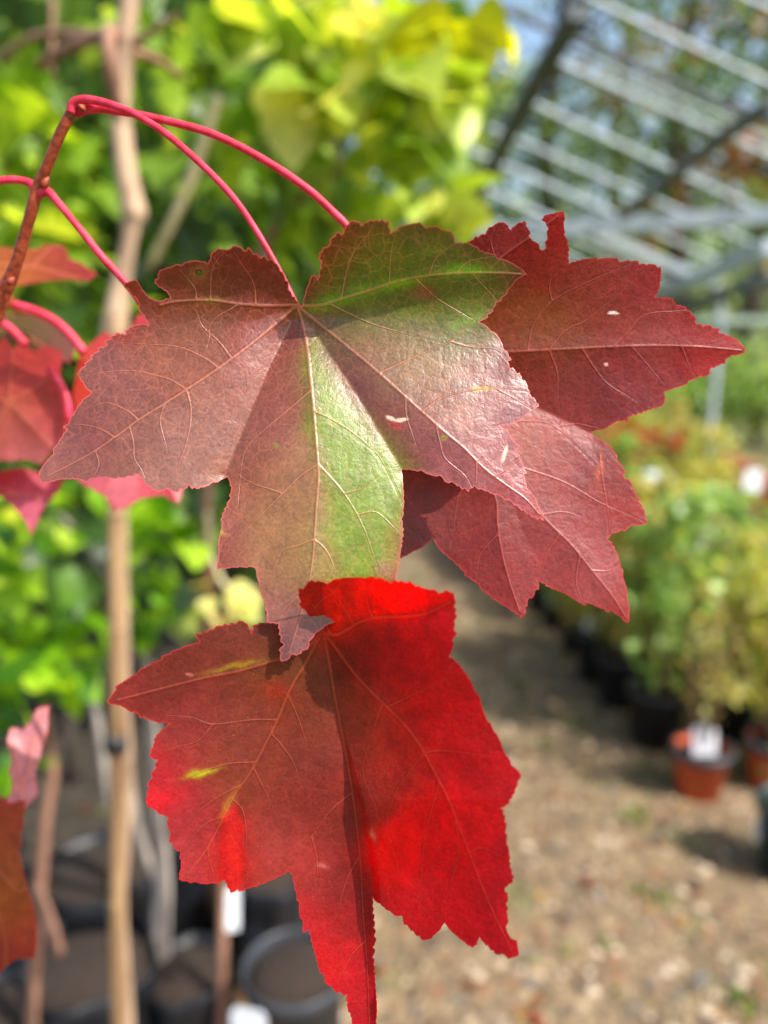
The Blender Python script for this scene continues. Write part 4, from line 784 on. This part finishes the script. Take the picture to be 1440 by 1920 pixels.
for j in range(5):
    for i in range(24):
        if (j == 0 and i < 1) or (j >= 3 and i < 2): continue
        X, y_ = rowpos(i, j)
        kd = ['yellow', 'green', 'olive', 'yellow'][(i*5+j*3) % 4] if y_ < 5.5 else ['green', 'yellow', 'green', 'green'][(i+j) % 4]
        if (j in (2, 3) and 8 <= i <= 11) or (j == 4 and 5 <= i <= 7): kd = 'red'
        seen[kd, j] = seen.get((kd, j), 0) + 1
        lb = f'{ordn[seen[kd, j]-1]} {kd} leaved shrub, counted from the near end, in the {ordn[j]} line from the path'
        sc = (.85+.3*random.random()) * (.66 if j == 0 else .80 if y_ < 4.2 else .98)
        place(kd, X, y_, random.random()*6.28, lb, sc)
# terracotta pots with their shrubs at the near end
q = Pz(1322, 1508, 0)
shrub('potted_shrub', q[0]+.0, q[1]+.06, .66, .13, PALS['olive'], .082, .155, M_terra, 'twiggy shrub in the orange terracotta pot holding a big white tag', 'shrubs in terracotta pots', 130, 41, .03, .06)
q2 = Pz(1450, 1500, 0)
shrub('potted_shrub', q2[0]+.03, q2[1]+.08, .66, .14, PALS['yellow'], .082, .155, M_terra, 'shrub in the terracotta pot cut by the right edge', 'shrubs in terracotta pots', 160, 42, .03, .06)
q3 = Pz(1480, 1660, 0)
shrub('potted_shrub', q3[0]+.03, q3[1]+.05, .36, .10, PALS['green'], .10, .20, M_green_pl, 'low plant in dark green pot at lower right edge', None, 40, 43, .03, .0)
def lab(px, py, Y, w_, h_, text, **k): plant_label(Py(px, py, Y), w_, h_, text, **k)
lab(1322,1425,2.24,.07,.115,'big white tag standing in the terracotta pot', lean=-.1)
lab(1425,1575,1.9,.035,.07,'white tag in the dark green pot at right edge')
lab(1243,1345,2.6,.035,.06,'white tag low on the stake below the round label')
lab(1238,1300,2.62,.075,.07,'round white label on a stake above the black pots', stake=.14, rnd=True)
lab(1117,1235,3.1,.05,.19,'tall white tag just under the crimson leaf tip')
lab(1030,1145,3.7,.03,.09,'small white tag by the farthest black pot on the path edge')
lab(1306,1035,2.9,.08,.09,'white tag among leaves, lower of the pair right of the crimson leaf', yaw=.3)
lab(1272,965,3.3,.07,.08,'white tag among leaves, upper of the pair right of the crimson leaf')
lab(1410,922,3.2,.07,.09,'white tag near the right edge above the yellow shrubs')
lab(1220,905,4.0,.07,.06,'dim white tag in far shrubs left of the others')
lab(1100,1180,2.9,.02,.04,'tiny white tag at the edge of the crimson leaf')

gl = np.random.default_rng(31); n_ = 420
cc_ = np.column_stack([-1.2+3.0*gl.random(n_)**.9, 1.1+4.5*gl.random(n_)**1.4, .012+.01*gl.random(n_)])
pl_ = lin([(150,104,60),(120,78,44),(176,140,84),(96,64,42),(140,60,40),(120,130,60)])
V, F, C = leaves_arrays(cc_, .018+.03*gl.random(n_), pl_[gl.integers(6, size=n_)], 'oval', .0, gl)
V[:, 2] = np.maximum(.006, .012 + (V[:, 2]-.012)*.25)
tag(mesh_obj('leaf_litter', V, F, M_fol, cols=C), 'small fallen brown leaves strewn over path and soil', 'leaf litter', kind='stuff')

gw = np.random.default_rng(61); cw, sw_ = [], []
for k in range(14):
    y = 1.2+2.6*gw.random()**1.5; x = -.3+1.25*gw.random(); m_ = int(gw.integers(8, 26))
    cw.append(np.column_stack([gw.normal(x, .022, m_), gw.normal(y, .022, m_), np.full(m_, .004)])); sw_.append(.012+.02*gw.random(m_))
cw = np.vstack(cw); pw = lin([(96,124,40),(120,140,60),(140,146,80),(78,104,36)])
V, F, C = leaves_arrays(cw, np.concatenate(sw_), pw[gw.integers(4, size=len(cw))], 'small', -.8, gw)
tag(mesh_obj('grass', V, F, M_fol, cols=C), 'tiny tufts of grass and weeds growing through the gravel', 'grass', kind='stuff')

# ================================================================== GREENHOUSE FRAME
g0 = Proof(1355, 545)
gh = empty('greenhouse_frame', (g0[0], g0[1], 0), 'uncovered steel greenhouse roof frame of pale bars behind the crimson leaf', 'greenhouse frame')
def roofbar(name, px1, py1, px2, py2, w_, mat, lift=0.0, ext=0.0, sub=None):
    a_ = Proof(px1, py1); b_ = Proof(px2, py2); a_[2] += lift; b_[2] += lift
    w_ *= .62; d = b_-a_; V, F = bar(a_-d*ext, b_+d*ext, w_, w_*.55); return mesh_obj(name, V, F, mat, gh, smooth=False)
for k, (x1,y1,x2,y2,w_) in enumerate([(1100,-5,1445,157,.06),(1030,112,1445,292,.08),(985,190,1445,405,.07),(935,250,1420,462,.07),(890,290,1335,485,.08),(815,318,1240,505,.09),(800,360,1180,540,.10),(1060,425,1340,540,.13),(1120,440,1350,535,.10),(1042,96,1445,272,.05),(990,415,1250,530,.06),(1230,-60,1500,60,.06),(860,110,960,150,.05)]):
    roofbar('roof_bar', x1, y1, x2, y2, w_, M_steel, .004*k, .02)
roofbar('purlin', 955, 45, 1445, 252, .07, M_steeldk, .06, .02)
for (x1,y1,x2,y2) in [(1085,-30,1010,105),(1010,105,915,300),(1455,155,1350,228),(1350,228,1165,385),(915,300,860,400)]:
    roofbar('rafter', x1, y1, x2, y2, .17, M_steeldk, -.12)
roofbar('gutter', 800, 428, 1500, 380, .44, M_steel, -.1)
roofbar('gutter', 1180, 562, 1460, 436, .5, M_steel, -.15); roofbar('gutter', 1200, 580, 1460, 486, .4, M_steeldk, -.22)
for px in (1355, 1150, 1560):
    b_ = Proof(px, 545); V, F = bar((b_[0], b_[1], 0), (b_[0]+.001, b_[1], b_[2]-.2), .07, .07); mesh_obj('post', V, F, M_steel, gh, smooth=False)
for px, Y in ((1352, 6.0),):
    a_ = Py(px, 600, Y); t = empty('post', (a_[0], Y, 0), 'pale grey upright post in the far shrubs right of the crimson leaf', 'post')
    V, F = bar((a_[0], Y, 0), (a_[0]+.001, Y, a_[2]), .035, .035); mesh_obj('shaft', V, F, M_steel, t, smooth=False)
    V, F = bar((a_[0]-.04, Y-.001, a_[2]+.02), (a_[0]+.04, Y, a_[2]+.02), .07, .04); mesh_obj('cap', V, F, M_steel, t, smooth=False)

# pale bench of young plants and far bushes
M_sheet = simple('pale_sheeting', L3(120, 140, 122), L3(160, 178, 160), 3, .5, .2, .01)
a_ = Py(1330, 600, 12.0); V, F = bar((a_[0]-2.4, 12, a_[2]), (a_[0]+5, 12.1, a_[2]), .9, .09)
bt = empty('nursery_bench', (a_[0], 12, 0), 'pale covered bench in the distance under the greenhouse frame', 'bench')
mesh_obj('bench_top', V, F, M_sheet, bt, smooth=False)
for dx in (-2.2, 0, 2.4, 4.6):
    V, F = bar((a_[0]+dx, 12.05, 0), (a_[0]+dx+.001, 12.05, a_[2]-.08), .08, .08); mesh_obj('leg', V, F, M_steeldk, bt, smooth=False)

gfar = np.random.default_rng(500)
blabs = ['bright green bush beyond the rows just right of the crimson leaf', 'light green bush in the distance below the bench', 'green bush at the right edge below the bench', 'bush behind the crimson leaf middle', 'dark bush under the frame corner', 'rounded bush farthest left beyond the path']
for k, (px, Y, H_) in enumerate([(1180,9.5,1.25),(1290,10.2,1.2),(1430,9.6,1.3),(1040,10.5,1.6),(1290,17.,2.2),(860,9.5,1.7)]):
    X = Py(px, 700, Y)[0]
    t = empty('bush', (X, Y, 0), blabs[k], 'bush', 'bushes beyond the rows')
    tubes('stems', [([(X,Y,0),(X+.2*math.cos(a_),Y+.2*math.sin(a_),H_*.5),(X+.5*math.cos(a_),Y+.5*math.sin(a_),H_*.8)], [.03,.02,.01]) for a_ in range(6)], M_bark_dark, t, 6, 3)
    crown('crown', [((X,Y,H_*.55),(.9,.8,H_*.47),1500,.09,PALS['green'] if k != 4 else DGRN)], 'oval', M_fol, t, .3, gfar)

# ================================================================== FAR TREES
TG = [(96,128,74),(116,148,82),(76,108,66),(140,168,92),(160,178,98)]  # tree greens lightened in the palette to stand in for haze
def tree(X, Y, H_, r, pal, label, seed, n=3300, autumn=0):
    g_ = np.random.default_rng(seed); t = empty('broadleaf_tree', (X, Y, 0), label, 'tree', 'big trees beyond the greenhouse frame')
    tube('trunk', [(X,Y,0),(X+.15,Y,H_*.2),(X-.1,Y+.1,H_*.45),(X+.1,Y,H_*.7),(X,Y,H_*.92)], [.34,.27,.21,.12,.03], M_bark_dark, t, 10, 4, .08)
    br = []; bl = []
    for k in range(26):
        z_ = H_*(.14+.8*g_.random()); a_ = g_.random()*6.28; rr_ = r*(.45+.55*g_.random())*math.sin(max(.35, min(2.7, 3.1*(z_/H_)**.8)))
        e = (X+math.cos(a_)*rr_, Y+math.sin(a_)*rr_*.8, z_+r*.18)
        br.append(([(X,Y,z_-.3), ((X+e[0])/2,(Y+e[1])/2,z_+.2), e], [.09,.06,.02]))
        s = r*(.24+.2*g_.random()); p_ = pal if g_.random() > autumn else [(170,124,50),(178,140,60),(140,120,54),(160,90,50)]
        bl.append((e, (s*1.15,s,s*.75), n//26, .23, p_))
    tubes('limbs', br, M_bark_dark, t, 6, 3)
    crown('crown', bl, 'small', M_folfar, t, .3, g_)
    return t
for k, (px, Y, H_, r, au, lab_) in enumerate([(1500,17,11,3.4,.2,'big tree at the right edge with brownish patches beyond the frame'),(1250,20,13,3.8,.3,'tree with orange tinted leaves behind the frame middle'),(1020,22,12,3.6,.05,'dark green tree behind the frame left end'),
        (1400,26,15,4.4,.15,'tall tree behind the frame right side'),(1140,28,15,4.4,.1,'tall pale tree between the two nearer ones'),(850,20,6.4,2.6,.0,'dark tree showing between yellow leaves and frame'),(900,30,8.5,3.6,.0,'far tree behind the yellow lime leaves right side'),
        (640,18,9,3.2,.0,'tree hidden behind the yellow lime leaves'),(380,16,9,3.4,0,'tree showing dark behind the pale twig'),(100,15,10,3.6,0,'dark tree at the upper left behind branches')]):
    X = Py(px, 600, Y)[0]; tree(X, Y, H_, r, TG if k % 2 else TG[:3]+[(92,120,52)], lab_, 900+k, autumn=au)
# far woodland edge closing the horizon
def wood():
    g_ = np.random.default_rng(77); bl = []
    for k in range(60): bl.append(((-40+k*1.7+g_.normal(0,.5), 42+g_.normal(0,2.5), 2.2+g_.random()*1.8), (2.4,1.6,2.6+g_.random()*1.5), 260, .55, TG))
    tag(crown('woodland', bl, 'small', M_folfar, None, .3, g_), 'far dark woodland edge behind all the trees', 'woodland', kind='stuff')
wood()
